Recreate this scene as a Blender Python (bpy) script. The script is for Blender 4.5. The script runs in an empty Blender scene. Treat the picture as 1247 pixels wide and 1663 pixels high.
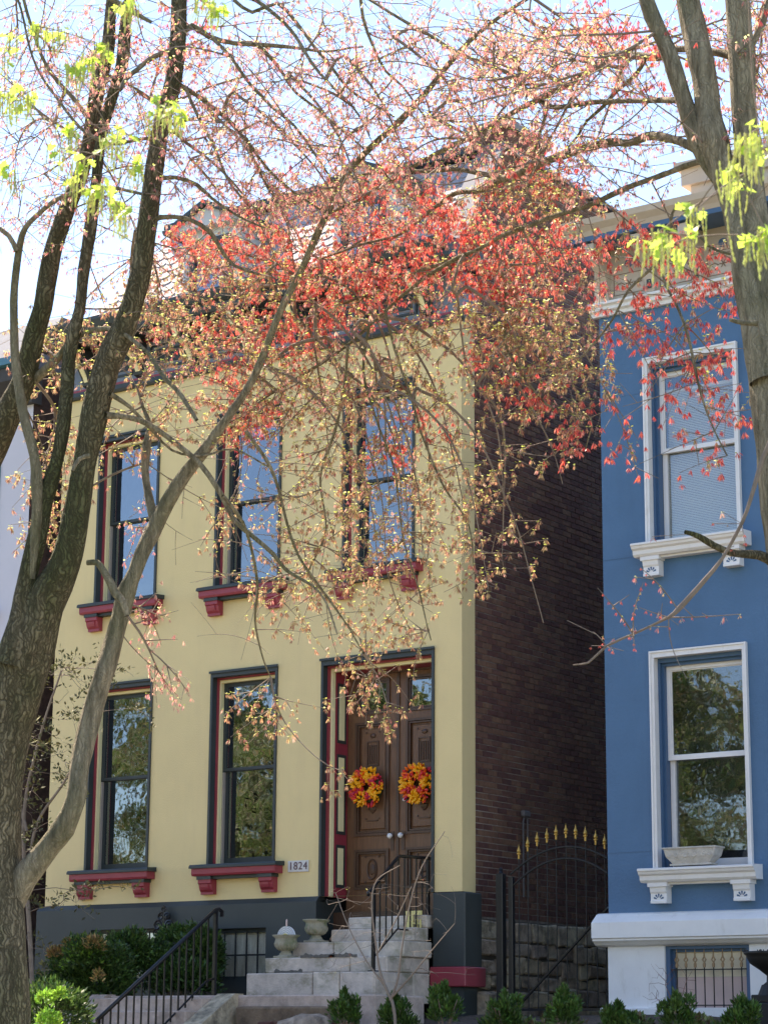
import bpy, math, random
import numpy as np
from mathutils import Vector, noise as mnoise

R = math.radians
random.seed(7)
rng = np.random.default_rng(11)
sc = bpy.context.scene
COL = sc.collection

# ------------------------------------------------------------------ camera
YAW, PITCH, ROLL, FPX = R(35.47758), R(13.195), R(0.38477), 3647.366
CAM = np.array([14.796, -22.4, 1.6])
FW = np.array([-math.sin(YAW)*math.cos(PITCH), math.cos(YAW)*math.cos(PITCH), math.sin(PITCH)])
_r0 = np.array([math.cos(YAW), math.sin(YAW), 0.0]); _u0 = np.cross(_r0, FW)
RT = math.cos(ROLL)*_r0+math.sin(ROLL)*_u0
UP = -math.sin(ROLL)*_r0+math.cos(ROLL)*_u0
cam_d = bpy.data.cameras.new('camera'); cam = bpy.data.objects.new('camera', cam_d); COL.objects.link(cam)
from mathutils import Matrix
cam.matrix_world = Matrix(((RT[0], UP[0], -FW[0], CAM[0]), (RT[1], UP[1], -FW[1], CAM[1]), (RT[2], UP[2], -FW[2], CAM[2]), (0, 0, 0, 1)))
cam_d.sensor_fit = 'VERTICAL'; cam_d.sensor_height = 36.0; cam_d.lens = FPX/1663*36.0
cam_d.clip_start = 0.1; cam_d.clip_end = 2000
cam_d.dof.use_dof = True; cam_d.dof.focus_distance = 24.0; cam_d.dof.aperture_fstop = 11.0
sc.camera = cam

# ------------------------------------------------------------------ world, sun, exposure
SUN_EL, SUN_DIR = R(54), np.array([-0.92, 0.40])        # towards the sun, seen from above
w = bpy.data.worlds.new('World'); sc.world = w; w.use_nodes = True
nt = w.node_tree; bg = nt.nodes['Background']
sky = nt.nodes.new('ShaderNodeTexSky'); sky.sky_type = 'NISHITA'; sky.sun_disc = False
sky.sun_elevation = SUN_EL
sky.sun_rotation = math.atan2(SUN_DIR[0], SUN_DIR[1])
sky.air_density = 1.0; sky.dust_density = 0.0; sky.ozone_density = 4.0
nt.links.new(sky.outputs[0], bg.inputs[0]); bg.inputs[1].default_value = 0.10
sd = bpy.data.lights.new('sun', 'SUN'); sun = bpy.data.objects.new('sun', sd); COL.objects.link(sun)
sd.energy = 4.4; sd.angle = R(0.53); sd.color = (1.0, 0.94, 0.85)
_s = Vector((SUN_DIR[0]*math.cos(SUN_EL), SUN_DIR[1]*math.cos(SUN_EL), math.sin(SUN_EL))).normalized()
sun.rotation_euler = _s.to_track_quat('Z', 'Y').to_euler()
sc.view_settings.view_transform = 'Standard'; sc.view_settings.look = 'None'
sc.view_settings.gamma = 1.0; sc.view_settings.use_curve_mapping = False
sc.view_settings.exposure = 2.0
sc.view_settings.use_white_balance = True; sc.view_settings.white_balance_temperature = 7500; sc.view_settings.white_balance_tint = 17
sc.render.engine = 'CYCLES'
sc.cycles.max_bounces = 8; sc.cycles.transparent_max_bounces = 12
sc.cycles.caustics_reflective = False; sc.cycles.caustics_refractive = False

# ------------------------------------------------------------------ sight lines (pixel + real depth -> point in the place)
def ray(u, v): return FW+((u-623.5)/FPX)*RT-((v-831.5)/FPX)*UP
def py(u, v, y=0.0):
    d = ray(u, v); return CAM+d*((y-CAM[1])/d[1])
def px_(u, v, x=0.0):
    d = ray(u, v); return CAM+d*((x-CAM[0])/d[0])
def depth(p): return float((np.asarray(p)-CAM) @ FW)

# ------------------------------------------------------------------ materials
MATS = {}
def mat(name, col, rough=0.6, metal=0.0, spec=0.5, var=0.0, vscale=3.0, bump=0.0, bscale=40.0, stain=None, stretch=(1, 1, 1), transl=None, voro=0.0):
    if name in MATS: return MATS[name]
    m = bpy.data.materials.new(name); m.use_nodes = True; n = m.node_tree; N = n.nodes; L = n.links
    b = N['Principled BSDF']; b.inputs['Roughness'].default_value = rough; b.inputs['Metallic'].default_value = metal
    b.inputs['Specular IOR Level'].default_value = spec
    b.inputs['Base Color'].default_value = (*col, 1)
    geo = N.new('ShaderNodeNewGeometry'); mp = N.new('ShaderNodeMapping'); mp.inputs['Scale'].default_value = stretch
    L.new(geo.outputs['Position'], mp.inputs['Vector'])
    out = None
    if var > 0:
        tx = N.new('ShaderNodeTexNoise'); tx.inputs['Scale'].default_value = vscale; tx.inputs['Detail'].default_value = 6; tx.inputs['Roughness'].default_value = 0.65
        L.new(mp.outputs[0], tx.inputs['Vector'])
        rp = N.new('ShaderNodeValToRGB')
        rp.color_ramp.elements[0].position = 0.3; rp.color_ramp.elements[1].position = 0.7
        rp.color_ramp.elements[0].color = (*[c*(1-var) for c in col], 1)
        rp.color_ramp.elements[1].color = (*[min(1, c*(1+var)) for c in col], 1)
        L.new(tx.outputs['Fac'], rp.inputs['Fac']); out = rp.outputs['Color']
    if stain:
        scol, sscale, lo, hi, amt, sstr = stain
        mp2 = N.new('ShaderNodeMapping'); mp2.inputs['Scale'].default_value = sstr; L.new(geo.outputs['Position'], mp2.inputs['Vector'])
        t2 = N.new('ShaderNodeTexNoise'); t2.inputs['Scale'].default_value = sscale; t2.inputs['Detail'].default_value = 8; t2.inputs['Roughness'].default_value = 0.7
        L.new(mp2.outputs[0], t2.inputs['Vector'])
        r2 = N.new('ShaderNodeMapRange'); r2.inputs['From Min'].default_value = lo; r2.inputs['From Max'].default_value = hi; r2.inputs['To Max'].default_value = amt
        L.new(t2.outputs['Fac'], r2.inputs['Value'])
        mx = N.new('ShaderNodeMixRGB'); mx.inputs['Color2'].default_value = (*scol, 1)
        if out is None: mx.inputs['Color1'].default_value = (*col, 1)
        else: L.new(out, mx.inputs['Color1'])
        L.new(r2.outputs[0], mx.inputs['Fac']); out = mx.outputs[0]
    if out is not None: L.new(out, b.inputs['Base Color'])
    if bump > 0:
        t3 = N.new('ShaderNodeTexNoise'); t3.inputs['Scale'].default_value = bscale; t3.inputs['Detail'].default_value = 8; t3.inputs['Roughness'].default_value = 0.6
        L.new(mp.outputs[0], t3.inputs['Vector'])
        bp = N.new('ShaderNodeBump'); bp.inputs['Strength'].default_value = min(1, bump); bp.inputs['Distance'].default_value = 0.02
        L.new(t3.outputs['Fac'], bp.inputs['Height']); L.new(bp.outputs[0], b.inputs['Normal'])
    MATS[name] = m; return m

def objvar(m, amt=0.25, hue=0.02):
    """brick-to-brick colour difference by object or face island"""
    n = m.node_tree; N = n.nodes; L = n.links; b = N['Principled BSDF']
    src = b.inputs['Base Color'].links[0].from_socket if b.inputs['Base Color'].links else None
    g = N.new('ShaderNodeNewGeometry'); oi = N.new('ShaderNodeObjectInfo')
    ad = N.new('ShaderNodeMath'); ad.operation = 'ADD'; L.new(g.outputs['Random Per Island'], ad.inputs[0]); L.new(oi.outputs['Random'], ad.inputs[1])
    fr = N.new('ShaderNodeMath'); fr.operation = 'FRACT'; L.new(ad.outputs[0], fr.inputs[0])
    mr = N.new('ShaderNodeMapRange'); mr.inputs['To Min'].default_value = 1-amt; mr.inputs['To Max'].default_value = 1+amt; L.new(fr.outputs[0], mr.inputs['Value'])
    mh = N.new('ShaderNodeMapRange'); mh.inputs['To Min'].default_value = 0.5-hue; mh.inputs['To Max'].default_value = 0.5+hue; L.new(fr.outputs[0], mh.inputs['Value'])
    hs = N.new('ShaderNodeHueSaturation')
    if src: L.new(src, hs.inputs['Color'])
    else: hs.inputs['Color'].default_value = b.inputs['Base Color'].default_value
    L.new(mr.outputs[0], hs.inputs['Value']); L.new(mh.outputs[0], hs.inputs['Hue']); L.new(hs.outputs[0], b.inputs['Base Color'])
    return m

def leafmat(name, tl=0.5, attr=True, col=(0.2, 0.3, 0.05), var=0.35, rough=0.45):
    if name in MATS: return MATS[name]
    m = bpy.data.materials.new(name); m.use_nodes = True; n = m.node_tree; N = n.nodes; L = n.links
    b = N['Principled BSDF']; b.inputs['Roughness'].default_value = rough
    g = N.new('ShaderNodeNewGeometry'); oi = N.new('ShaderNodeObjectInfo')
    mr = N.new('ShaderNodeMapRange'); mr.inputs['To Min'].default_value = 1-var; mr.inputs['To Max'].default_value = 1+var
    L.new(g.outputs['Random Per Island'], mr.inputs['Value'])
    hs = N.new('ShaderNodeHueSaturation'); L.new(mr.outputs[0], hs.inputs['Value'])
    mh = N.new('ShaderNodeMapRange'); mh.inputs['To Min'].default_value = 0.485; mh.inputs['To Max'].default_value = 0.515
    L.new(g.outputs['Random Per Island'], mh.inputs['Value']); L.new(mh.outputs[0], hs.inputs['Hue'])
    if attr:
        a = N.new('ShaderNodeAttribute'); a.attribute_name = 'Col'; L.new(a.outputs['Color'], hs.inputs['Color'])
    else: hs.inputs['Color'].default_value = (*col, 1)
    L.new(hs.outputs[0], b.inputs['Base Color'])
    t = N.new('ShaderNodeBsdfTranslucent'); L.new(hs.outputs[0], t.inputs['Color'])
    mx = N.new('ShaderNodeMixShader'); mx.inputs[0].default_value = tl
    L.new(b.outputs[0], mx.inputs[1]); L.new(t.outputs[0], mx.inputs[2]); L.new(mx.outputs[0], N['Material Output'].inputs['Surface'])
    MATS[name] = m; return m

def glassmat(name, tint=(0.55, 0.6, 0.6), boost=1.0, ior=1.5, wob=0.02):
    if name in MATS: return MATS[name]
    m = bpy.data.materials.new(name); m.use_nodes = True; n = m.node_tree; N = n.nodes; L = n.links
    N.remove(N['Principled BSDF'])
    tr = N.new('ShaderNodeBsdfTransparent'); tr.inputs[0].default_value = (*tint, 1)
    gl = N.new('ShaderNodeBsdfGlossy'); gl.inputs['Roughness'].default_value = 0.015; gl.inputs[0].default_value = (0.78, 0.89, 1, 1)
    fr = N.new('ShaderNodeFresnel'); fr.inputs[0].default_value = ior
    mu = N.new('ShaderNodeMath'); mu.operation = 'MULTIPLY'; mu.inputs[1].default_value = 1.9*boost; mu.use_clamp = True
    geo = N.new('ShaderNodeNewGeometry'); tx = N.new('ShaderNodeTexNoise'); tx.inputs['Scale'].default_value = 3.0; tx.inputs['Detail'].default_value = 2
    bp = N.new('ShaderNodeBump'); bp.inputs['Strength'].default_value = 1.0; bp.inputs['Distance'].default_value = wob*0.1
    L.new(geo.outputs['Position'], tx.inputs['Vector']); L.new(tx.outputs['Fac'], bp.inputs['Height']); L.new(bp.outputs[0], gl.inputs['Normal'])
    ex_ = N.new('ShaderNodeMath'); ex_.operation = 'MULTIPLY_ADD'; ex_.inputs[1].default_value = -2; ex_.inputs[2].default_value = 1; L.new(geo.outputs['Backfacing'], ex_.inputs[0])
    pw_ = N.new('ShaderNodeMath'); pw_.operation = 'POWER'; pw_.inputs[0].default_value = ior; L.new(ex_.outputs[0], pw_.inputs[1]); L.new(pw_.outputs[0], fr.inputs[0])
    L.new(fr.outputs[0], mu.inputs[0]); mx = N.new('ShaderNodeMixShader')
    L.new(mu.outputs[0], mx.inputs[0]); L.new(tr.outputs[0], mx.inputs[1]); L.new(gl.outputs[0], mx.inputs[2])
    L.new(mx.outputs[0], N['Material Output'].inputs['Surface'])
    MATS[name] = m; return m

Y_STUC = mat('yellow_stucco', (0.76, 0.595, 0.305), 0.75, var=0.045, vscale=1.1, bump=0.25, bscale=60, spec=0.25, stain=((0.62, 0.47, 0.27), 2.2, 0.5, 0.8, 0.35, (1.6, 1.6, 0.25)))
D_TRIM = mat('dark_green_paint', (0.028, 0.037, 0.038), 0.5, var=0.12, vscale=2.5, bump=0.08, bscale=30)
R_TRIM = mat('crimson_paint', (0.30, 0.036, 0.055), 0.45, var=0.12, vscale=5)
C_TRIM = mat('cream_paint', (0.86, 0.77, 0.44), 0.5, var=0.05)
B_STUC = mat('blue_painted_brick', (0.062, 0.148, 0.265), 0.55, var=0.09, vscale=1.4, bump=0.3, bscale=26, spec=0.4, stain=((0.045, 0.108, 0.19), 1.6, 0.5, 0.8, 0.5, (1.5, 1.5, 0.3)))
B_TRIM = mat('blue_trim_paint', (0.045, 0.11, 0.21), 0.4, var=0.05)
W_PAINT = mat('white_paint', (0.74, 0.73, 0.72), 0.5, var=0.05, vscale=3, stain=((0.42, 0.38, 0.32), 7, 0.56, 0.78, 0.45, (1, 1, 0.4)))
SASH_W = mat('white_sash_paint', (0.75, 0.74, 0.74), 0.4)
BEIGE = mat('beige_cornice_paint', (0.50, 0.42, 0.34), 0.6, var=0.08, vscale=4)
LAV = mat('pale_lavender_stucco', (0.58, 0.56, 0.62), 0.7, var=0.04, vscale=1.0, bump=0.15)
BRICK = objvar(mat('red_brown_brick', (0.155, 0.066, 0.045), 0.85, var=0.3, vscale=14, bump=0.6, bscale=90), 0.35)
MORTAR = mat('pale_mortar', (0.34, 0.30, 0.27), 0.9, var=0.25, vscale=6, stain=((0.10, 0.055, 0.045), 0.6, 0.42, 0.56, 0.85, (1, 1, 1)))
D_BRICK = mat('dark_brick_wall', (0.07, 0.04, 0.035), 0.9, var=0.4, vscale=9, bump=0.8, bscale=30)
RUBBLE = objvar(mat('rubble_limestone', (0.46, 0.37, 0.26), 0.9, var=0.4, vscale=9, bump=1.0, bscale=25, stain=((0.09, 0.08, 0.06), 4, 0.5, 0.65, 0.8, (1, 1, 1))), 0.25)
R_JOINT = mat('dirty_joint', (0.10, 0.085, 0.065), 0.95, var=0.3, bump=0.5)
LIME = objvar(mat('step_limestone', (0.55, 0.47, 0.40), 0.8, var=0.25, vscale=6, bump=0.5, bscale=40, stain=((0.20, 0.19, 0.11), 2.6, 0.52, 0.66, 0.75, (1, 1, 1.6))), 0.08, 0.006)
PATCH = mat('dark_mortar_patch', (0.13, 0.12, 0.105), 0.9, var=0.3, vscale=30, bump=0.9)
PINK = mat('pinkish_concrete', (0.48, 0.37, 0.31), 0.85, var=0.25, vscale=7, bump=0.5, stain=((0.2, 0.15, 0.12), 3, 0.5, 0.7, 0.7, (1, 1, 1)))
EARTH = mat('brown_earth', (0.19, 0.13, 0.085), 0.95, var=0.5, vscale=5, bump=1.0, bscale=18)
SOIL = mat('mulch_soil', (0.085, 0.06, 0.042), 0.95, var=0.6, vscale=14, bump=1.0, bscale=60)
GRASSM = mat('lawn_green', (0.12, 0.15, 0.05), 0.9, var=0.5, vscale=3, bump=1.0, bscale=80)
CONC = mat('sidewalk_concrete', (0.46, 0.43, 0.38), 0.85, var=0.2, vscale=3, bump=0.4)
ASPH = mat('asphalt', (0.10, 0.098, 0.092), 0.85, var=0.3, vscale=20, bump=0.6, bscale=120)
IRON = mat('black_iron', (0.010, 0.011, 0.014), 0.28, spec=0.35)
IRON_R = mat('dark_iron', (0.020, 0.019, 0.018), 0.55, spec=0.3)
GOLD = mat('gold_paint', (0.55, 0.33, 0.07), 0.45, metal=0.35, var=0.15, vscale=40)
GOLD_D = mat('dull_gold_paint', (0.32, 0.20, 0.10), 0.6, var=0.2, vscale=40)
WOOD = mat('varnished_walnut', (0.155, 0.072, 0.035), 0.38, var=0.3, vscale=6, stretch=(10, 10, 0.8), bump=0.15, bscale=14)
WOOD_D = mat('dark_walnut', (0.085, 0.042, 0.025), 0.4, var=0.3, vscale=6, stretch=(10, 10, 0.8))
PORC = mat('white_porcelain', (0.8, 0.8, 0.8), 0.15)
URN = mat('mossy_cast_stone', (0.34, 0.31, 0.23), 0.85, var=0.25, vscale=8, bump=0.5, stain=((0.13, 0.16, 0.06), 5, 0.48, 0.62, 0.8, (1, 1, 1)))
PLANT = mat('white_cast_stone', (0.50, 0.47, 0.42), 0.8, var=0.15, vscale=12, bump=0.5, stain=((0.2, 0.18, 0.15), 14, 0.5, 0.75, 0.6, (1, 1, 1)))
SLATE = objvar(mat('pale_roof_slate', (0.36, 0.33, 0.35), 0.7, var=0.2, vscale=10), 0.2, 0.01)
SLATE_G = objvar(mat('grey_roof_slate', (0.16, 0.17, 0.19), 0.6, var=0.2, vscale=10), 0.3, 0.01)
ROOFD = mat('dark_roofing', (0.05, 0.05, 0.055), 0.8, var=0.2)
TEAL = mat('teal_gutter_paint', (0.05, 0.16, 0.22), 0.5, var=0.1)
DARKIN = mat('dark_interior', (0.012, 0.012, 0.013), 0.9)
BLIND = mat('ivory_blind', (0.62, 0.60, 0.50), 0.8)
CURT = mat('curtain_with_reflection', (0.85, 0.80, 0.66), 0.9, var=0.35, vscale=5, stretch=(3, 3, 0.6))  # curtain colour lightened to stand in for the bright reflection in the basement panes
YEL_W = mat('yellow_painted_wood', (0.72, 0.62, 0.25), 0.6, var=0.1)
STORM = mat('aluminium_track', (0.35, 0.31, 0.28), 0.5)
BARK = mat('grey_maple_bark', (0.25, 0.215, 0.15), 0.95, spec=0.15, var=0.6, vscale=9, stretch=(3, 3, 0.45), bump=1.0, bscale=10, stain=((0.10, 0.11, 0.05), 1.5, 0.46, 0.62, 0.6, (1, 1, 0.5)))
BARK_D = mat('furrowed_oak_bark', (0.215, 0.182, 0.118), 0.95, spec=0.15, var=0.5, vscale=9, stretch=(3, 3, 0.35), bump=1.0, bscale=12, stain=((0.075, 0.095, 0.035), 1.3, 0.44, 0.6, 0.75, (1, 1, 0.4)))
def furrow(m, dark, sc_, st, lo, hi, amt):
    n = m.node_tree; N = n.nodes; L = n.links; b = N['Principled BSDF']; src = b.inputs['Base Color'].links[0].from_socket
    g = N.new('ShaderNodeNewGeometry'); mp = N.new('ShaderNodeMapping'); mp.inputs['Scale'].default_value = st
    wn_ = N.new('ShaderNodeTexNoise'); wn_.inputs['Scale'].default_value = 7; wn_.inputs['Detail'].default_value = 5; L.new(g.outputs['Position'], wn_.inputs['Vector'])
    ad = N.new('ShaderNodeMixRGB'); ad.blend_type = 'ADD'; ad.inputs[0].default_value = 0.16; L.new(g.outputs['Position'], ad.inputs[1]); L.new(wn_.outputs['Color'], ad.inputs[2]); L.new(ad.outputs[0], mp.inputs['Vector'])
    v = N.new('ShaderNodeTexVoronoi'); v.feature = 'DISTANCE_TO_EDGE'; v.inputs['Scale'].default_value = sc_; L.new(mp.outputs[0], v.inputs['Vector'])
    mr = N.new('ShaderNodeMapRange'); mr.inputs['From Min'].default_value = lo; mr.inputs['From Max'].default_value = hi; mr.inputs['To Min'].default_value = amt; mr.inputs['To Max'].default_value = 0; L.new(v.outputs['Distance'], mr.inputs['Value'])
    mx = N.new('ShaderNodeMixRGB'); mx.inputs[2].default_value = (*dark, 1); L.new(mr.outputs[0], mx.inputs[0]); L.new(src, mx.inputs[1]); L.new(mx.outputs[0], b.inputs['Base Color'])
    old = b.inputs['Normal'].links[0].from_node; bp = N.new('ShaderNodeBump'); bp.inputs['Strength'].default_value = 0.9; bp.inputs['Distance'].default_value = 0.012; bp.invert = True
    L.new(mr.outputs[0], bp.inputs['Height']); L.new(old.outputs[0], bp.inputs['Normal']); L.new(bp.outputs[0], b.inputs['Normal'])
furrow(BARK_D, (0.032, 0.028, 0.017), 8, (5.0, 5.0, 0.24), 0.0, 0.30, 0.8)
furrow(BARK, (0.12, 0.10, 0.065), 12, (4.0, 4.0, 0.22), 0.0, 0.16, 0.35)
TWIG = mat('grey_twig', (0.22, 0.175, 0.14), 0.9, spec=0.2, var=0.25, vscale=8)
TWIG_L = mat('pale_twig', (0.22, 0.18, 0.145), 0.9)
PLAQ = mat('pale_tile', (0.60, 0.58, 0.56), 0.4, var=0.05)
NUMM = mat('number_paint', (0.10, 0.045, 0.06), 0.5)
GLASS = glassmat('window_glass', (0.5, 0.52, 0.52), 1.9, 1.55)
GLASS_B = glassmat('blue_house_glass', (0.95, 0.95, 0.94), 1.2, 1.5)
FLOWER = leafmat('maple_flower', 0.55)
LEAFY = leafmat('shrub_leaf', 0.3)
OAKL = leafmat('oak_young_leaf', 0.6)

# ------------------------------------------------------------------ mesh helpers
OFF = {}
def tag(o, label=None, cat=None, group=None, kind=None):
    if label: o['label'] = label
    if cat: o['category'] = cat
    if group: o['group'] = group
    if kind: o['kind'] = kind
    return o
def empty(name, loc, label, cat, group=None):
    o = bpy.data.objects.new(name, None); o.location = loc; o.empty_display_size = 0.2
    COL.objects.link(o); OFF[o.name] = Vector(loc); return tag(o, label, cat, group)
def off(o): return OFF.get(o.name, Vector((0, 0, 0))) if o else Vector((0, 0, 0))

class MB:
    def __init__(s): s.v = []; s.f = []; s.mi = []; s.sm = False; s.cur = 0
    def quad(s, a, b, c, d):
        n = len(s.v); s.v += [tuple(a), tuple(b), tuple(c), tuple(d)]; s.f.append((n, n+1, n+2, n+3)); s.mi.append(s.cur)
    def box(s, x0, x1, y0, y1, z0, z1, bev=0.0):
        if bev > 0: return s.bbox(x0, x1, y0, y1, z0, z1, bev)
        n = len(s.v)
        s.v += [(x0, y0, z0), (x1, y0, z0), (x1, y1, z0), (x0, y1, z0), (x0, y0, z1), (x1, y0, z1), (x1, y1, z1), (x0, y1, z1)]
        for q in ((0, 3, 2, 1), (4, 5, 6, 7), (0, 1, 5, 4), (1, 2, 6, 5), (2, 3, 7, 6), (3, 0, 4, 7)):
            s.f.append(tuple(n+i for i in q)); s.mi.append(s.cur)
        return s
    def bbox(s, x0, x1, y0, y1, z0, z1, b, jit=0.0):
        # chamfered box: 24 verts
        X = (x0, x1); Y = (y0, y1); Z = (z0, z1); n = len(s.v); idx = {}
        for i in (0, 1):
            for j in (0, 1):
                for k in (0, 1):
                    cx = X[i]; cy = Y[j]; cz = Z[k]; sx = 1 if i == 0 else -1; sy = 1 if j == 0 else -1; sz = 1 if k == 0 else -1
                    jx, jy, jz = (random.uniform(-jit, jit) for _ in range(3))
                    for a, p in enumerate(((cx, cy+sy*b, cz+sz*b), (cx+sx*b, cy, cz+sz*b), (cx+sx*b, cy+sy*b, cz))):
                        idx[i, j, k, a] = len(s.v); s.v.append((p[0]+jx, p[1]+jy, p[2]+jz))
        def F(*q): s.f.append(tuple(q)); s.mi.append(s.cur)
        for i in (0, 1):
            q = [idx[i, 0, 0, 0], idx[i, 1, 0, 0], idx[i, 1, 1, 0], idx[i, 0, 1, 0]]; F(*(q if i else q[::-1]))
            q = [idx[0, i, 0, 1], idx[1, i, 0, 1], idx[1, i, 1, 1], idx[0, i, 1, 1]]; F(*(q[::-1] if i else q))
            q = [idx[0, 0, i, 2], idx[1, 0, i, 2], idx[1, 1, i, 2], idx[0, 1, i, 2]]; F(*(q if i else q[::-1]))
        for i in (0, 1):
            for j in (0, 1):
                F(idx[i, j, 0, 0], idx[i, j, 1, 0], idx[i, j, 1, 1], idx[i, j, 0, 1])
                F(idx[i, 0, j, 0], idx[i, 1, j, 0], idx[i, 1, j, 2], idx[i, 0, j, 2])
                F(idx[0, i, j, 1], idx[1, i, j, 1], idx[1, i, j, 2], idx[0, i, j, 2])
                for k in (0, 1): F(idx[i, j, k, 0], idx[i, j, k, 1], idx[i, j, k, 2])
        return s
    def tube(s, pts, rad, n=8, cap=True):
        pts = [Vector(p) for p in pts]; m = len(pts)
        if not hasattr(rad, '__len__'): rad = [rad]*m
        base = len(s.v); up = Vector((0, 0, 1)); last = None
        for i, p in enumerate(pts):
            t = (pts[min(i+1, m-1)]-pts[max(i-1, 0)]).normalized()
            a = (last-t*last.dot(t)) if last is not None else (Vector((1, 0, 0)) if abs(t.x) < 0.9 else Vector((0, 1, 0)))
            a = (a-t*a.dot(t)).normalized(); last = a; b = t.cross(a)
            for k in range(n):
                an = 2*math.pi*k/n; s.v.append(tuple(p+rad[i]*(math.cos(an)*a+math.sin(an)*b)))
        for i in range(m-1):
            for k in range(n):
                a0 = base+i*n+k; a1 = base+i*n+(k+1) % n; s.f.append((a0, a1, a1+n, a0+n)); s.mi.append(s.cur)
        if cap:
            s.f.append(tuple(base+k for k in range(n))[::-1]); s.mi.append(s.cur)
            s.f.append(tuple(base+(m-1)*n+k for k in range(n))); s.mi.append(s.cur)
        return s
    def lathe(s, prof, c, n=24, sx=1, sy=1):
        base = len(s.v)
        for r, z in prof:
            for k in range(n):
                a = 2*math.pi*k/n; s.v.append((c[0]+sx*r*math.cos(a), c[1]+sy*r*math.sin(a), c[2]+z))
        for i in range(len(prof)-1):
            for k in range(n):
                a0 = base+i*n+k; a1 = base+i*n+(k+1) % n; s.f.append((a0, a1, a1+n, a0+n)); s.mi.append(s.cur)
        s.f.append(tuple(base+k for k in range(n))[::-1]); s.mi.append(s.cur)
        s.f.append(tuple(base+(len(prof)-1)*n+k for k in range(n))); s.mi.append(s.cur)
        return s
    def prism_x(s, prof, x0, x1):
        """profile in (y,z) extruded along x"""
        n = len(s.v); m = len(prof)
        s.v += [(x0, y, z) for y, z in prof]+[(x1, y, z) for y, z in prof]
        for i in range(m):
            j = (i+1) % m; s.f.append((n+i, n+j, n+m+j, n+m+i)); s.mi.append(s.cur)
        s.f.append(tuple(n+i for i in range(m))[::-1]); s.f.append(tuple(n+m+i for i in range(m))); s.mi += [s.cur]*2
        return s
    def prism_y(s, prof, y0, y1):
        n = len(s.v); m = len(prof)
        s.v += [(x, y0, z) for x, z in prof]+[(x, y1, z) for x, z in prof]
        for i in range(m):
            j = (i+1) % m; s.f.append((n+i, n+j, n+m+j, n+m+i)); s.mi.append(s.cur)
        s.f.append(tuple(n+i for i in range(m))[::-1]); s.f.append(tuple(n+m+i for i in range(m))); s.mi += [s.cur]*2
        return s
    def build(s, name, mats, parent=None, smooth=False, origin=None):
        me = bpy.data.meshes.new(name)
        o = off(parent)
        og = Vector(origin) if origin is not None else o
        me.from_pydata([(v[0]-og.x, v[1]-og.y, v[2]-og.z) for v in s.v], [], s.f)
        if not isinstance(mats, (list, tuple)): mats = [mats]
        for m in mats: me.materials.append(m)
        if len(mats) > 1: me.polygons.foreach_set('material_index', s.mi)
        if smooth: me.polygons.foreach_set('use_smooth', [True]*len(me.polygons))
        me.update()
        ob = bpy.data.objects.new(name, me); COL.objects.link(ob)
        if parent: ob.parent = parent
        ob.location = og-o if parent else og
        OFF[ob.name] = og
        return ob

def npmesh(name, V, F4, mats, parent=None, colors=None, mi=None, smooth=False):
    """V (n,3) world, F4 (m,k) faces with k equal corners"""
    V = np.asarray(V, dtype=np.float32); F4 = np.asarray(F4, dtype=np.int32); k = F4.shape[1]
    o = np.array(off(parent), dtype=np.float32)
    me = bpy.data.meshes.new(name); me.vertices.add(len(V)); me.vertices.foreach_set('co', (V-o).ravel())
    me.loops.add(F4.size); me.loops.foreach_set('vertex_index', F4.ravel())
    me.polygons.add(len(F4)); me.polygons.foreach_set('loop_start', np.arange(0, F4.size, k, dtype=np.int32))
    try: me.polygons.foreach_set('loop_total', np.full(len(F4), k, dtype=np.int32))
    except Exception: pass
    if not isinstance(mats, (list, tuple)): mats = [mats]
    for m in mats: me.materials.append(m)
    if mi is not None: me.polygons.foreach_set('material_index', np.asarray(mi, dtype=np.int32))
    if smooth: me.polygons.foreach_set('use_smooth', np.ones(len(F4), dtype=bool))
    me.update(calc_edges=True); me.validate()
    if colors is not None:
        a = me.color_attributes.new('Col', 'FLOAT_COLOR', 'POINT')
        c = np.ones((len(V), 4), dtype=np.float32); c[:, :3] = colors; a.data.foreach_set('color', c.ravel())
    ob = bpy.data.objects.new(name, me); COL.objects.link(ob)
    if parent: ob.parent = parent
    OFF[ob.name] = off(parent)
    return ob

def wall_open(mb, x0, x1, z0, z1, y, ops, dep):
    """front sheet at y with openings (x0,x1,z0,z1) and their reveals going back by dep"""
    xs = sorted({x0, x1, *[o[0] for o in ops], *[o[1] for o in ops]}); zs = sorted({z0, z1, *[o[2] for o in ops], *[o[3] for o in ops]})
    for i in range(len(xs)-1):
        for k in range(len(zs)-1):
            cx = (xs[i]+xs[i+1])/2; cz = (zs[k]+zs[k+1])/2
            if any(o[0] < cx < o[1] and o[2] < cz < o[3] for o in ops): continue
            mb.quad((xs[i], y, zs[k]), (xs[i+1], y, zs[k]), (xs[i+1], y, zs[k+1]), (xs[i], y, zs[k+1]))
    for a, b, c, d in ops:
        mb.quad((a, y, c), (a, y, d), (a, y+dep, d), (a, y+dep, c)); mb.quad((b, y, d), (b, y, c), (b, y+dep, c), (b, y+dep, d))
        mb.quad((a, y, d), (b, y, d), (b, y+dep, d), (a, y+dep, d)); mb.quad((b, y, c), (a, y, c), (a, y+dep, c), (b, y+dep, c))

def frame_ring(mb, x0, x1, z0, z1, y0, y1, ws, wt, wb=0.0, bev=0.0):
    """three- or four-sided frame: sides ws, top wt, bottom wb"""
    mb.box(x0, x0+ws, y0, y1, z0, z1); mb.box(x1-ws, x1, y0, y1, z0, z1)
    mb.box(x0+ws, x1-ws, y0+0.0015, y1, z1-wt, z1-0.0005)
    if wb: mb.box(x0+ws, x1-ws, y0+0.0015, y1, z0+0.0005, z0+wb)

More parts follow.
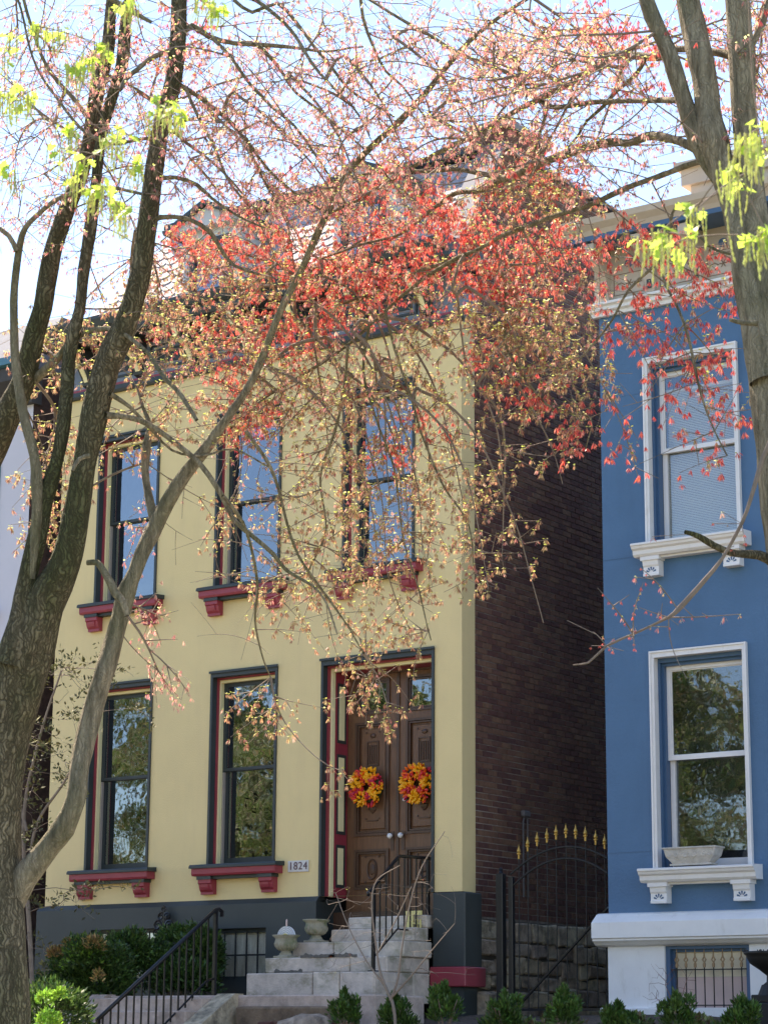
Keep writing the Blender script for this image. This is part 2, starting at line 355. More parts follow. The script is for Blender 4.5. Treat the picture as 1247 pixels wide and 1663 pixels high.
# ================================================================== SETTING
def zg(x, y):
    z = np.interp(y, [-60, -12.4, -12.39, -9.0, -8.6, -6.2, -3.4, -1.6, 0.0, 20], [0, 0, 0.14, 0.14, 0.18, 1.15, 1.52, 1.72, 1.86, 1.9])
    return float(z)
gx = np.concatenate([np.linspace(-60, -9, 12), np.linspace(-8, 16, 97), np.linspace(18, 70, 12)])
gy = np.concatenate([np.array([-8.6, -8.0, -7.2]), np.linspace(-6.4, 0.4, 69), np.array([1.5, 4, 8, 14, 30, 60])])
V = []; 
for yy in gy:
    for xx in gx:
        z = zg(xx, yy)
        if -8 < yy < 0.6: z += 0.045*mnoise.noise(Vector((xx*1.3, yy*1.3, 0)))+0.02*mnoise.noise(Vector((xx*5, yy*5, 3)))
        V.append((xx, yy, z))
nx_ = len(gx); Fq = [(j*nx_+i, j*nx_+i+1, (j+1)*nx_+i+1, (j+1)*nx_+i) for j in range(len(gy)-1) for i in range(nx_-1)]
tag(npmesh('front_yard', V, Fq, SOIL, smooth=True), 'dark soil front yard sloping down from the houses', kind='structure')
m = MB(); m.box(-60, 70, -10.7, -8.6, -0.1, 0.145); tag(m.build('sidewalk', CONC), 'concrete sidewalk', kind='structure')
m = MB(); m.box(-60, 70, -12.4, -10.7, -0.1, 0.14); tag(m.build('tree_lawn', GRASSM), kind='structure')
m = MB(); m.box(-60, 70, -12.55, -12.4, -0.1, 0.15); m.box(-60, 70, -21.05, -20.9, -0.1, 0.15); tag(m.build('kerb', CONC), kind='structure')
m = MB(); m.quad((-60, -20.9, 0), (70, -20.9, 0), (70, -12.55, 0), (-60, -12.55, 0)); tag(m.build('street', ASPH), kind='structure')
m = MB(); m.box(-60, 70, -23.4, -21.05, -0.1, 0.14); tag(m.build('park_sidewalk', CONC), kind='structure')
m = MB(); m.quad((-700, -700, 0.05), (700, -700, 0.05), (700, -23.4, 0.05), (-700, -23.4, 0.05)); tag(m.build('park_lawn', GRASSM), kind='structure')
m = MB(); m.quad((-700, -23.4, -0.12), (700, -23.4, -0.12), (700, 700, -0.12), (-700, 700, -0.12)); tag(m.build('ground', GRASSM), kind='structure')

# ================================================================== YELLOW HOUSE
YH = empty('yellow_house', (-3.4, 5, 1.9), 'yellow stucco row house with dark green and crimson trim and double doors', 'house')
XL = -6.74
W1 = (-6.037, -4.919); W2 = (-3.914, -2.81); W3 = (-1.805, -0.695); LZ = (3.76, 6.238); UZ = (7.376, 9.727)
DO = (-2.111, -0.394)
ops = [(*W1, *LZ), (*W2, *LZ), (*W1, *UZ), (*W2, *UZ), (*W3, *UZ), (DO[0], DO[1], 3.30, 6.243)]
m = MB(); wall_open(m, XL, 0.0, 3.30, 10.36, 0.0, ops, 0.10)
m.quad((0, 0, 3.3), (0, 0.29, 3.3), (0, 0.29, 10.36), (0, 0, 10.36)); m.quad((XL, 0.6, 3.3), (XL, 0, 3.3), (XL, 0, 10.36), (XL, 0.6, 10.36))
m.quad((0, 0.29, 3.3), (-0.2, 0.29, 3.3), (-0.2, 0.29, 10.36), (0, 0.29, 10.36))
m.build('front_wall', Y_STUC, YH)
# plinth with basement openings
m = MB(); BW = [(-5.83, -4.62, 2.30, 2.97), (-3.78, -2.89, 2.30, 2.94)]
wall_open(m, XL-0.09, DO[0], 1.75, 3.24, -0.06, BW, 0.16)
m.prism_x([(-0.06, 3.24), (0.0, 3.305), (0.12, 3.305), (0.12, 3.24)], XL-0.09, DO[0])
m.quad((DO[0], -0.06, 1.75), (DO[0], 0.46, 1.75), (DO[0], 0.46, 3.30), (DO[0], -0.06, 3.24)); m.quad((XL-0.09, 0.6, 1.75), (XL-0.09, -0.06, 1.75), (XL-0.09, -0.06, 3.24), (XL-0.09, 0.6, 3.24))
m.build('plinth', D_TRIM, YH)
m = MB(); m.box(DO[1]+0.004, 0.07, -0.05, 0.32, 2.42, 3.29, 0.012); m.box(DO[1]+0.03, 0.03, -0.01, 0.27, 1.8, 2.2)
m.build('pier_base', D_TRIM, YH)
m = MB(); m.box(DO[1]-0.01, 0.10, -0.09, 0.36, 2.195, 2.425, 0.012); m.build('pier_block', R_TRIM, YH)
# basement windows
for k, (a, b, c, d) in enumerate(BW):
    m = MB(); frame_ring(m, a, b, c, d, 0.03, 0.10, 0.05, 0.05, 0.05); wn = m.build('basement_window', D_TRIM, YH)
    m = MB(); m.box(a+0.05, b-0.05, 0.07, 0.075, c+0.05, d-0.05); m.build('pane', GLASS_B, wn)
    m = MB(); n_ = 5
    for i in range(n_): 
        xx = a+0.05+(b-a-0.1)*(i+0.5)/n_; m.box(xx-0.115, xx+0.115, 0.084+0.006*(i % 2), 0.087+0.006*(i % 2), c+0.05, d-0.05)
    m.build('curtain', CURT, wn)
    m = MB(); 
    for i in range(1, 5): xx = a+(b-a)*i/5; m.box(xx-0.008, xx+0.008, 0.0, 0.016, c+0.02, d-0.03)
    m.box(a+0.02, b-0.02, -0.004, 0.02, c+0.3, c+0.32); m.build('guard_bar', IRON_R, wn)

def y_window(x0, x1, z0, z1, room=0.5):
    m = MB(); frame_ring(m, x0, x1, z0, z1, -0.022, 0.11, 0.036, 0.062)
    m.box(x0-0.012, x1+0.012, -0.045, -0.024, z1-0.012, z1+0.018)
    wn = m.build('window', D_TRIM, YH)
    m = MB(); frame_ring(m, x0+0.036, x1-0.036, z0, z1-0.062, 0.072, 0.15, 0.008, 0.022); m.box(x0+0.036, x1-0.036, 0.07, 0.09, z1-0.084, z1-0.064); m.build('red_moulding', R_TRIM, wn)
    m = MB(); frame_ring(m, x0+0.044, x1-0.044, z0, z1-0.084, 0.12, 0.18, 0.026, 0.036); m.build('cream_moulding', C_TRIM, wn)
    a, b, c, d = x0+0.07, x1-0.07, z0, z1-0.12; mid = c+(d-c)*0.52
    m = MB(); frame_ring(m, a, b, mid-0.02, d, 0.185, 0.225, 0.05, 0.05, 0.04); m.build('upper_sash', D_TRIM, wn)
    m = MB(); frame_ring(m, a, b, c, mid+0.018, 0.228, 0.265, 0.055, 0.04, 0.09); m.build('lower_sash', D_TRIM, wn)
    m = MB(); m.box(a+0.002, a+0.02, 0.182, 0.226, c, mid-0.03); m.build('storm_track', STORM, wn); m = MB(); m.box(b-0.02, b-0.002, 0.182, 0.226, c, mid-0.03); m.build('storm_track', STORM, wn)
    m = MB(); m.box(a+0.05, b-0.05, 0.203, 0.207, mid+0.02, d-0.05); m.build('pane', GLASS, wn)
    m = MB(); m.box(a+0.055, b-0.055, 0.246, 0.25, c+0.09, mid-0.02); m.build('pane', GLASS, wn)
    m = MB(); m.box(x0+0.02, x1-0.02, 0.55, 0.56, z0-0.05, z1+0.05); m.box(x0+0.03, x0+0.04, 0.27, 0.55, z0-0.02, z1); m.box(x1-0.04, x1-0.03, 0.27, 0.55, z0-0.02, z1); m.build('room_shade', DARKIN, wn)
    # sill
    m = MB(); m.prism_x([(0.0, z0-0.06), (-0.19, z0-0.06), (-0.19, z0-0.035), (-0.17, z0-0.012), (0.12, z0+0.006), (0.12, z0-0.06)], x0-0.15, x1+0.15); m.build('sill', D_TRIM, wn)
    m = MB(); m.prism_x([(0, z0-0.062), (-0.165, z0-0.062), (-0.165, z0-0.13), (-0.15, z0-0.155), (0, z0-0.155)], x0-0.125, x1+0.125); m.build('sill_fascia', R_TRIM, wn)
    m = MB(); m.box(x0-0.06, x1+0.06, -0.10, 0.0, z0-0.195, z0-0.157); 
    for bx in (x0-0.045, x1-0.165): m.box(bx-0.012, bx+0.222, -0.14, 0, z0-0.2, z0-0.158)
    m.build('sill_bedmould', D_TRIM, wn)
    for bx in (x0-0.045, x1-0.165):
        m = MB(); zt = z0-0.2
        m.prism_x([(0, zt), (-0.125, zt), (-0.125, zt-0.045), (-0.105, zt-0.06), (-0.10, zt-0.09), (-0.085, zt-0.13), (-0.06, zt-0.155), (-0.06, zt-0.185), (0, zt-0.185)], bx, bx+0.21)
        m.prism_x([(-0.09, zt-0.05), (-0.117, zt-0.06), (-0.113, zt-0.09), (-0.098, zt-0.125), (-0.08, zt-0.13)], bx+0.05, bx+0.16)
        m.build('bracket', R_TRIM, wn)
    return wn
for (a, b), (c, d) in ((W1, LZ), (W2, LZ), (W1, UZ), (W2, UZ), (W3, UZ)): y_window(a, b, c, d)

# door surround
x0, x1, z1 = DO[0], DO[1], 6.243
m = MB(); frame_ring(m, x0, x1, 3.30, z1, -0.022, 0.11, 0.036, 0.07); m.box(x0-0.012, x1+0.012, -0.045, -0.024, z1-0.012, z1+0.018); ds = m.build('door_surround', D_TRIM, YH)
m = MB(); frame_ring(m, x0+0.036, x1-0.036, 3.30, z1-0.07, 0.07, 0.17, 0.010, 0.024); m.build('red_moulding', R_TRIM, ds)
m = MB(); frame_ring(m, x0+0.046, x1-0.046, 3.30, z1-0.094, 0.13, 0.19, 0.028, 0.04); m.build('cream_moulding', C_TRIM, ds)
# jamb panelling, left reveal faces right
jx = x0+0.075; jr = x1-0.075
m = MB(); m.box(jx-0.05, jx, 0.192, 0.46, 3.30, z1-0.135); m.box(jr, jr+0.05, 0.192, 0.46, 3.30, z1-0.135); m.box(jx, jr, 0.192, 0.46, z1-0.135, z1-0.10); jm = m.build('jamb_lining', R_TRIM, YH)
for c, d in ((3.42, 3.95), (4.08, 5.08), (5.22, 5.98)):
    for sx_, q in ((jx, 1), (jr, -1)):
        m = MB(); m.box(min(sx_, sx_+q*0.008), max(sx_, sx_+q*0.008), 0.235, 0.42, c, d); p_ = m.build('panel_moulding', D_TRIM, jm)
        m = MB(); m.box(min(sx_, sx_+q*0.014), max(sx_, sx_+q*0.014), 0.262, 0.375, c+0.04, d-0.04); m.build('panel_field', C_TRIM, jm)
# doors
dl, dr, dz0, dz1, dy = jx+0.001, jr-0.001, 3.12, 6.08, 0.46
mid = (dl+dr)/2
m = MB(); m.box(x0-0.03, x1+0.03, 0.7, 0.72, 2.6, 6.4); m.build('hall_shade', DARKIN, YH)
m = MB(); m.box(dl, dr, dy-0.02, dy+0.1, dz1+0.002, 6.2); m.build('door_head', WOOD_D, YH)
def door(a, b, knobx, hinge_left):
    fields = [(3.42, 3.87), (4.08, 5.46), (5.6, 6.0)]
    fx0, fx1 = a+0.15, b-0.15
    m = MB(); wall_open(m, a+0.003, b-0.003, dz0, dz1, dy, [(fx0, fx1, c, d) for c, d in fields], 0.03)
    m.box(a+0.003, b-0.003, dy+0.032, dy+0.055, dz0, 5.58)
    m.quad((a+0.003, dy+0.05, dz0), (a+0.003, dy, dz0), (a+0.003, dy, dz1), (a+0.003, dy+0.05, dz1)); m.quad((b-0.003, dy, dz0), (b-0.003, dy+0.05, dz0), (b-0.003, dy+0.05, dz1), (b-0.003, dy, dz1))
    D = m.build('door', WOOD, YH)
    for i, (c, d) in enumerate(fields):
        m = MB(); frame_ring(m, fx0-0.022, fx1+0.022, c-0.022, d+0.022, dy-0.022, dy+0.005, 0.03, 0.03, 0.03); frame_ring(m, fx0+0.014, fx1-0.014, c+0.014, d-0.014, dy-0.008, dy+0.022, 0.02, 0.02, 0.02)
        m.build('panel_moulding', WOOD_D, D)
        if i == 2:
            m = MB(); m.box(fx0, fx1, dy+0.012, dy+0.016, c, d); m.build('pane', GLASS, D); continue
        m = MB(); m.box(fx0+0.06, fx1-0.06, dy+0.008, dy+0.034, c+0.06, d-0.06, 0.008); P = m.build('panel_field', WOOD, D)
        m = MB(); cx = (fx0+fx1)/2
        if i == 0:
            ring = [(cx+0.075*math.cos(t)*(1.0 if abs(math.cos(t)) < .8 else .92), dy-0.004, (c+d)/2+0.12*math.sin(t)) for t in np.linspace(0, 2*math.pi, 17)]
            m.tube(ring, 0.011, 5); m.lathe([(0.0, -0.07), (0.035, -0.05), (0.045, 0), (0.035, 0.05), (0, 0.07)], (cx, dy+0.004, (c+d)/2), 10, 1, 0.35)
            for sx_ in (-1, 1):
                for sz_ in (-1, 1): m.box(cx+sx_*0.10-0.012, cx+sx_*0.10+0.012, dy-0.004, dy+0.012, (c+d)/2+sz_*0.155-0.012, (c+d)/2+sz_*0.155+0.012)
        else:
            for k in range(4): m.box(cx-0.06+k*0.034, cx-0.045+k*0.034, dy-0.006, dy+0.012, d-0.50, d-0.27)
            frame_ring(m, cx-0.09, cx+0.09, d-0.53, d-0.22, dy-0.008, dy+0.012, 0.014, 0.014, 0.014)
            m.lathe([(0, -0.03), (0.035, -0.02), (0.045, 0), (0.035, 0.02), (0, 0.03)], (cx, dy+0.004, d-0.15), 10, 1, 0.5)
            m.lathe([(0, -0.05), (0.03, -0.03), (0.055, 0), (0.06, 0.03), (0, 0.05)], (cx, dy+0.004, c+0.30), 10, 1, 0.5)
            m.box(cx-0.06, cx+0.06, dy-0.006, dy+0.012, c+0.40, c+0.415); m.box(cx-0.085, cx+0.085, dy-0.006, dy+0.012, c+0.16, c+0.172)
            for sx_ in (-1, 1):
                for zz in (c+0.19, d-0.11): m.box(cx+sx_*0.10-0.01, cx+sx_*0.10+0.01, dy-0.004, dy+0.012, zz-0.01, zz+0.01)
        tag(m.build('carving', WOOD_D, D), kind='stuff')
    m = MB(); m.tube([(knobx, dy, 4.04), (knobx, dy-0.04, 4.04)], 0.012, 8); m.build('knob_stem', IRON_R, D)
    m = MB(); m.lathe([(0.001, -0.034), (0.02, -0.03), (0.033, -0.012), (0.035, 0.006), (0.024, 0.026), (0.001, 0.034)], (knobx, dy-0.062, 4.04), 14); m.build('knob', PORC, D, True)
    m = MB(); m.box(knobx-0.025, knobx+0.025, dy-0.008, dy, 3.86, 4.1); m.build('escutcheon', WOOD_D, D)
    if not hinge_left:
        m = MB(); m.lathe([(0.001, -0.022), (0.018, -0.014), (0.022, 0), (0.018, 0.014), (0.001, 0.022)], (knobx+0.02, dy-0.012, 4.48), 12, 1, 0.6); m.build('lock', PORC, D, True)
        m = MB(); m.box(a-0.022, a+0.022, dy-0.02, dy-0.001, dz0, dz1, 0.006); m.build('astragal', WOOD_D, D)
    return D
door(dl, mid, mid-0.08, True); door(mid, dr, mid+0.08, False)
m = MB(); m.box(x0+0.0, x1, 0.30, 0.7, 2.9, 3.118); m.build('threshold', WOOD_D, YH)

# cornice
zc = 10.36
m = MB(); m.prism_x([(0, zc), (-0.05, zc), (-0.07, zc+0.03), (-0.07, zc+0.09), (0, zc+0.09)], XL-0.03, 0.08); m.build('cornice_moulding', D_TRIM, YH)
m = MB(); m.box(XL-0.02, 0.06, -0.05, 0.05, zc+0.09, zc+0.13); m.box(XL-0.02, 0.06, -0.09, 0.05, zc+0.62, zc+0.66); m.build('cornice_stripe', R_TRIM, YH)
m = MB(); m.box(XL-0.02, 0.05, -0.03, 0.3, zc+0.13, zc+0.62); m.build('frieze', mat('slate_blue_paint', (0.16, 0.19, 0.24), 0.5, var=0.1), YH)
for i in range(7):
    cx = XL+0.5+i*(6.3-0.55)/6
    if i < 6:
        m = MB(); frame_ring(m, cx+0.16, cx+0.8, zc+0.2, zc+0.56, -0.05, -0.028, 0.03, 0.03, 0.03); m.box(cx+0.24, cx+0.72, -0.045, -0.028, zc+0.28, zc+0.48); m.build('frieze_panel', D_TRIM, YH)
    m = MB(); m.prism_x([(-0.03, zc+0.14), (-0.10, zc+0.16), (-0.13, zc+0.26), (-0.22, zc+0.38), (-0.30, zc+0.42), (-0.42, zc+0.46), (-0.48, zc+0.55), (-0.48, zc+0.64), (-0.03, zc+0.64)], cx-0.08, cx+0.08); b_ = m.build('cornice_bracket', D_TRIM, YH)
    m = MB(); m.prism_x([(-0.12, zc+0.2), (-0.15, zc+0.26), (-0.24, zc+0.37), (-0.44, zc+0.44), (-0.5, zc+0.56), (-0.5, zc+0.6), (-0.4, zc+0.5), (-0.2, zc+0.42)], cx-0.035, cx+0.035); m.build('scroll', C_TRIM, b_)
m = MB(); m.prism_x([(0.3, zc+0.66), (-0.5, zc+0.66), (-0.52, zc+0.70), (-0.52, zc+0.76), (-0.58, zc+0.80), (-0.62, zc+0.9), (-0.62, zc+0.93), (0.3, zc+0.93)], XL-0.1, 0.16); m.build('crown_moulding', D_TRIM, YH)
m = MB(); m.box(XL-0.1, 0.16, -0.60, 0.3, zc+0.932, zc+0.95); m.build('gutter_lining', ROOFD, YH)
# mansard slates
MZ0, MZ1, MY0, MY1 = zc+0.95, 13.0, 0.05, 1.02
m = MB(); hx_ = XL+1.05
m.v = [(XL, MY0+0.02, MZ0), (-0.33, MY0+0.02, MZ0), (-0.33, 9, MZ0), (XL, 9, MZ0), (hx_, MY1+0.02, MZ1-0.02), (-0.33, MY1+0.02, MZ1-0.02), (-0.33, 9, MZ1-0.02), (hx_, 9, MZ1-0.02)]
for q in ((0, 3, 2, 1), (4, 5, 6, 7), (0, 1, 5, 4), (1, 2, 6, 5), (2, 3, 7, 6), (3, 0, 4, 7)): m.f.append(q); m.mi.append(0)
m.build('roof_deck', ROOFD, YH)
sl = math.hypot(MY1-MY0, MZ1-MZ0); dy_, dz_ = (MY1-MY0)/sl, (MZ1-MZ0)/sl
m = MB(); wv, ex, th = 0.205, 0.15, 0.012
prof = [(-0.098, 0.0), (-0.07, -0.035), (0, -0.055), (0.07, -0.035), (0.098, 0.0), (0.098, 0.17), (-0.098, 0.17)]
n1 = (-dz_, dy_)
def slate_pts(): 
    out = []
    for lay in (0.0, th):
        for x, s_ in prof:
            o_ = lay+0.016*(0.17-s_)/0.2; out.append((x, s_*dy_+o_*n1[0], s_*dz_+o_*n1[1]))
    return out
sp = slate_pts(); k_ = len(prof)
sf = [tuple(range(k_))[::-1], tuple(range(k_, 2*k_))]+[(i, (i+1) % k_, k_+(i+1) % k_, k_+i) for i in range(k_)]
sme = bpy.data.meshes.new('slate'); sme.from_pydata(sp, [], sf); sme.materials.append(SLATE)
rest = MB(); cnt = 0
rows = int(sl/ex)
for r_ in range(rows):
    for c_ in range(int((-0.35-XL)/wv)):
        x = XL+0.12+c_*wv+(0.1 if r_ % 2 else 0); s_ = r_*ex+0.05
        p = (x, MY0+s_*dy_-0.005, MZ0+s_*dz_)
        if x < XL+0.12+1.05*s_/sl: continue
        if cnt < 300 and r_ >= 1:
            o = bpy.data.objects.new('slate', sme); COL.objects.link(o); o.parent = YH; o.location = Vector(p)-off(YH); cnt += 1
        else:
            n = len(rest.v); rest.v += [(a+p[0], b+p[1], c+p[2]) for a, b, c in sp]; rest.f += [tuple(n+i for i in q) for q in sf]; rest.mi += [0]*len(sf)
tag(rest.build('slate_rows', SLATE, YH), kind='stuff')
# dormers
for cx in (-4.2, -1.6):
    m = MB(); a, b, c, d = cx-0.5, cx+0.5, 11.45, 12.5
    m.box(a, b, 0.12, 1.2, c, d); dm = m.build('dormer', mat('white_clapboard', (0.55, 0.55, 0.56), 0.6), YH)
    m = MB()
    for i in range(8): zz = c+0.02+i*0.125; m.prism_y([(b+0.002, zz), (b+0.03, zz), (b+0.006, zz+0.12), (b+0.002, zz+0.12)], 0.15, 1.0); 
    m.build('clapboard', MATS['white_clapboard'], dm)
    m = MB(); frame_ring(m, a+0.15, b-0.15, c+0.1, d-0.15, 0.07, 0.118, 0.09, 0.09, 0.06); m.build('window_frame', D_TRIM, dm)
    m = MB(); m.box(a+0.24, b-0.24, 0.10, 0.116, c+0.16, d-0.24); m.build('pane', GLASS, dm)
    m = MB(); m.prism_y([(a-0.15, d), (b+0.15, d), (cx, d+0.28)], -0.02, 1.3); m.build('gable', MATS['white_clapboard'], dm)
    m = MB()
    for q in (-1, 1):
        e = (cx+q*0.7, d-0.03)
        m.prism_y([e, (cx, d+0.29), (cx, d+0.36), (e[0]+q*0.03, e[1]+0.06)][::q], -0.1, 1.4)
    m.build('dormer_roof', D_TRIM, dm)
m = MB(); m.prism_x([(0.98, 12.96), (0.86, 13.0), (0.86, 13.1), (1.05, 13.12), (1.3, 13.08), (1.3, 12.96)], XL+1.0, -0.3); m.build('roof_kerb', D_TRIM, YH)

# side wall of bricks
BX = -0.03
def zt_side(y): return min(13.0, 11.35+(y-0.05)*1.72) if y > 0.0 else 10.4
m = MB(); m.prism_x([(0.28, 3.0), (14, 3.0), (14, 13.0), (1.02, 13.0), (0.1, 11.4), (0.1, 10.36), (0.28, 10.36)], -0.33, BX-0.008); m.build('side_wall', MORTAR, YH)
m = MB(); m.box(-0.36, 0.05, 1.0, 14, 13.002, 13.06); m.box(-0.36, 0.03, 0.1, 1.0, 11.3, 11.32)
m.prism_x([(0.02, 11.42), (1.0, 13.03), (1.0, 13.1), (-0.06, 11.42)], -0.36, 0.04); m.build('wall_coping', mat('metal_coping', (0.17, 0.18, 0.2), 0.8, spec=0.2), YH)
bl, bh, bj = 0.205, 0.062, 0.012
bm = MB(); bm.bbox(BX-0.03, BX, 0, bl, 0, bh, 0.003); bme = None
bricks = []
z = 3.03; row = 0
while z < 12.95:
    y = 0.295-(0.108 if row % 2 else 0)
    while y < 6.5:
        ya, yb = max(y, 0.293), y+bl
        if z > 10.3: ya = max(y, 0.11)
        if yb-ya > 0.05 and (z+bh < zt_side(ya+0.08)): bricks.append((ya, yb, z))
        y += bl+bj
    if z > 10.3 and row % 2 == 0:
        pass
    z += bh+bj; row += 1
full = [b for b in bricks if abs(b[1]-b[0]-bl) < 1e-6]
full.sort(key=lambda b: b[0]*1.0+abs(b[2]-6)*0.02)
sel = set(full[:300])
o0 = bm.build('brick', BRICK, YH, origin=(0, 0, 0)); bme = o0.data; first = True
for (ya, yb, z) in full[:300]:
    pr = random.uniform(-0.002, 0.004)
    if first: o = o0; first = False
    else: o = bpy.data.objects.new('brick', bme); COL.objects.link(o); o.parent = YH
    o.location = Vector((pr, ya, z))-off(YH)
rest = MB()
for b in bricks:
    if b in sel: continue
    pr = random.uniform(-0.002, 0.004)
    rest.bbox(BX-0.03+pr, BX+pr, b[0], b[1], b[2], b[2]+bh, 0.003)
tag(rest.build('brickwork', BRICK, YH), kind='stuff')
# rubble foundation
m = MB(); m.box(-0.4, 0.0, 0.30, 14, 1.5, 3.0); m.build('foundation', R_JOINT, YH)
rows_z = [1.80, 2.0, 2.19, 2.36, 2.56, 2.76, 3.0]
for i in range(6):
    y = 0.33
    while y < 6.2:
        L_ = random.uniform(0.2, 0.5); zz0 = rows_z[i]+random.uniform(-0.035, 0.02); zz1 = rows_z[i+1]-0.012+(random.uniform(-0.03, 0.03) if i < 5 else 0)
        m = MB(); m.bbox(-0.08, 0.03+random.uniform(-0.012, 0.025), y, y+L_-0.014, zz0, zz1, 0.02, 0.014); m.build('stone', RUBBLE, YH); y += L_
m = MB(); m.bbox(-0.25, 0.14, 0.30, 0.62, 1.7, 2.14, 0.03, 0.01); m.build('footing_stone', RUBBLE, YH)
# chimney
m = MB(); m.box(-0.6, -0.02, 1.1, 2.1, 13.0, 13.35); ch = m.build('chimney', BRICK, YH)
m = MB(); m.box(-0.66, 0.04, 1.04, 2.16, 13.35, 13.45); m.build('chimney_cap', mat('chimney_capping', (0.2, 0.2, 0.2), 0.7), ch)
# pale pipe and vent on the alley wall
m = MB(); 
for q in (0.0, 0.10): m.tube([(0.03, 1.32+q, 3.3), (0.03, 1.32+q, 4.22), (0.03, 1.36+q*0.5, 4.3)], 0.012, 8)
m.box(0.0, 0.06, 1.30, 1.46, 4.28, 4.36, 0.015); tag(m.build('vent_pipe', mat('grey_galvanised', (0.13, 0.12, 0.12), 0.7), YH), 'pale grey twin pipe on the alley wall')
m = MB(); m.box(XL+0.05, -0.36, 0.62, 13.9, 1.5, 11.2); m.build('house_core', DARKIN, YH)

# number plaque
p = py(469, 1399); q = py(502, 1415)
NP = empty('house_number_plaque', (-2.43, 0, 3.68), 'small pale plaque with number 1824 on yellow wall left of doors', 'house number')
m = MB(); m.box(-2.593, -2.272, -0.018, -0.001, 3.612, 3.752, 0.004); m.build('tile', PLAQ, NP)
fc = bpy.data.curves.new('numerals', 'FONT'); fc.body = '1824'; fc.size = 0.135; fc.extrude = 0.002; fc.space_character = 1.12; fc.align_x = 'CENTER'; fc.align_y = 'CENTER'
fc.materials.append(NUMM); fo = bpy.data.objects.new('numerals', fc); COL.objects.link(fo); fo.parent = NP
bpy.context.view_layer.update()
nme = bpy.data.meshes.new_from_object(fo); bpy.data.objects.remove(fo); fo = bpy.data.objects.new('numerals', nme); COL.objects.link(fo); fo.parent = NP
fo.location = (0.0, -0.021, 0.002); fo.rotation_euler = (R(90), 0, 0); fo['kind'] = 'stuff'

# ================================================================== BLUE HOUSE
BH = empty('blue_house', (5.0, 5, 1.9), 'blue painted house with white window frames, white base and beige cornice', 'house')
BL0, BR0 = 1.975, 8.6
bw_l = (2.577, 3.795, 3.47, 5.917); bw_u = (2.568, 3.785, 7.17, 9.409)
sh = 2.75
bops = [bw_l, bw_u, (bw_l[0]+sh, bw_l[1]+sh, bw_l[2], bw_l[3]), (bw_u[0]+sh, bw_u[1]+sh, bw_u[2], bw_u[3])]
m = MB(); wall_open(m, BL0, BR0, 2.95, 10.03, 0, bops, 0.1); m.quad((BL0, 10, 1.8), (BL0, 0, 1.8), (BL0, 0, 11.0), (BL0, 10, 11.0)); m.quad((BR0, 0, 1.8), (BR0, 10, 1.8), (BR0, 10, 11.0), (BR0, 0, 11.0))
m.build('front_wall', B_STUC, BH)
for zz in (3.66, 6.12, 7.05, 9.0):   # hairline joints of the stucco
    m = MB(); m.box(BL0+0.001, bw_l[0]-0.02, -0.0035, 0.001, zz, zz+0.004); m.build('joint_line', B_TRIM, BH)
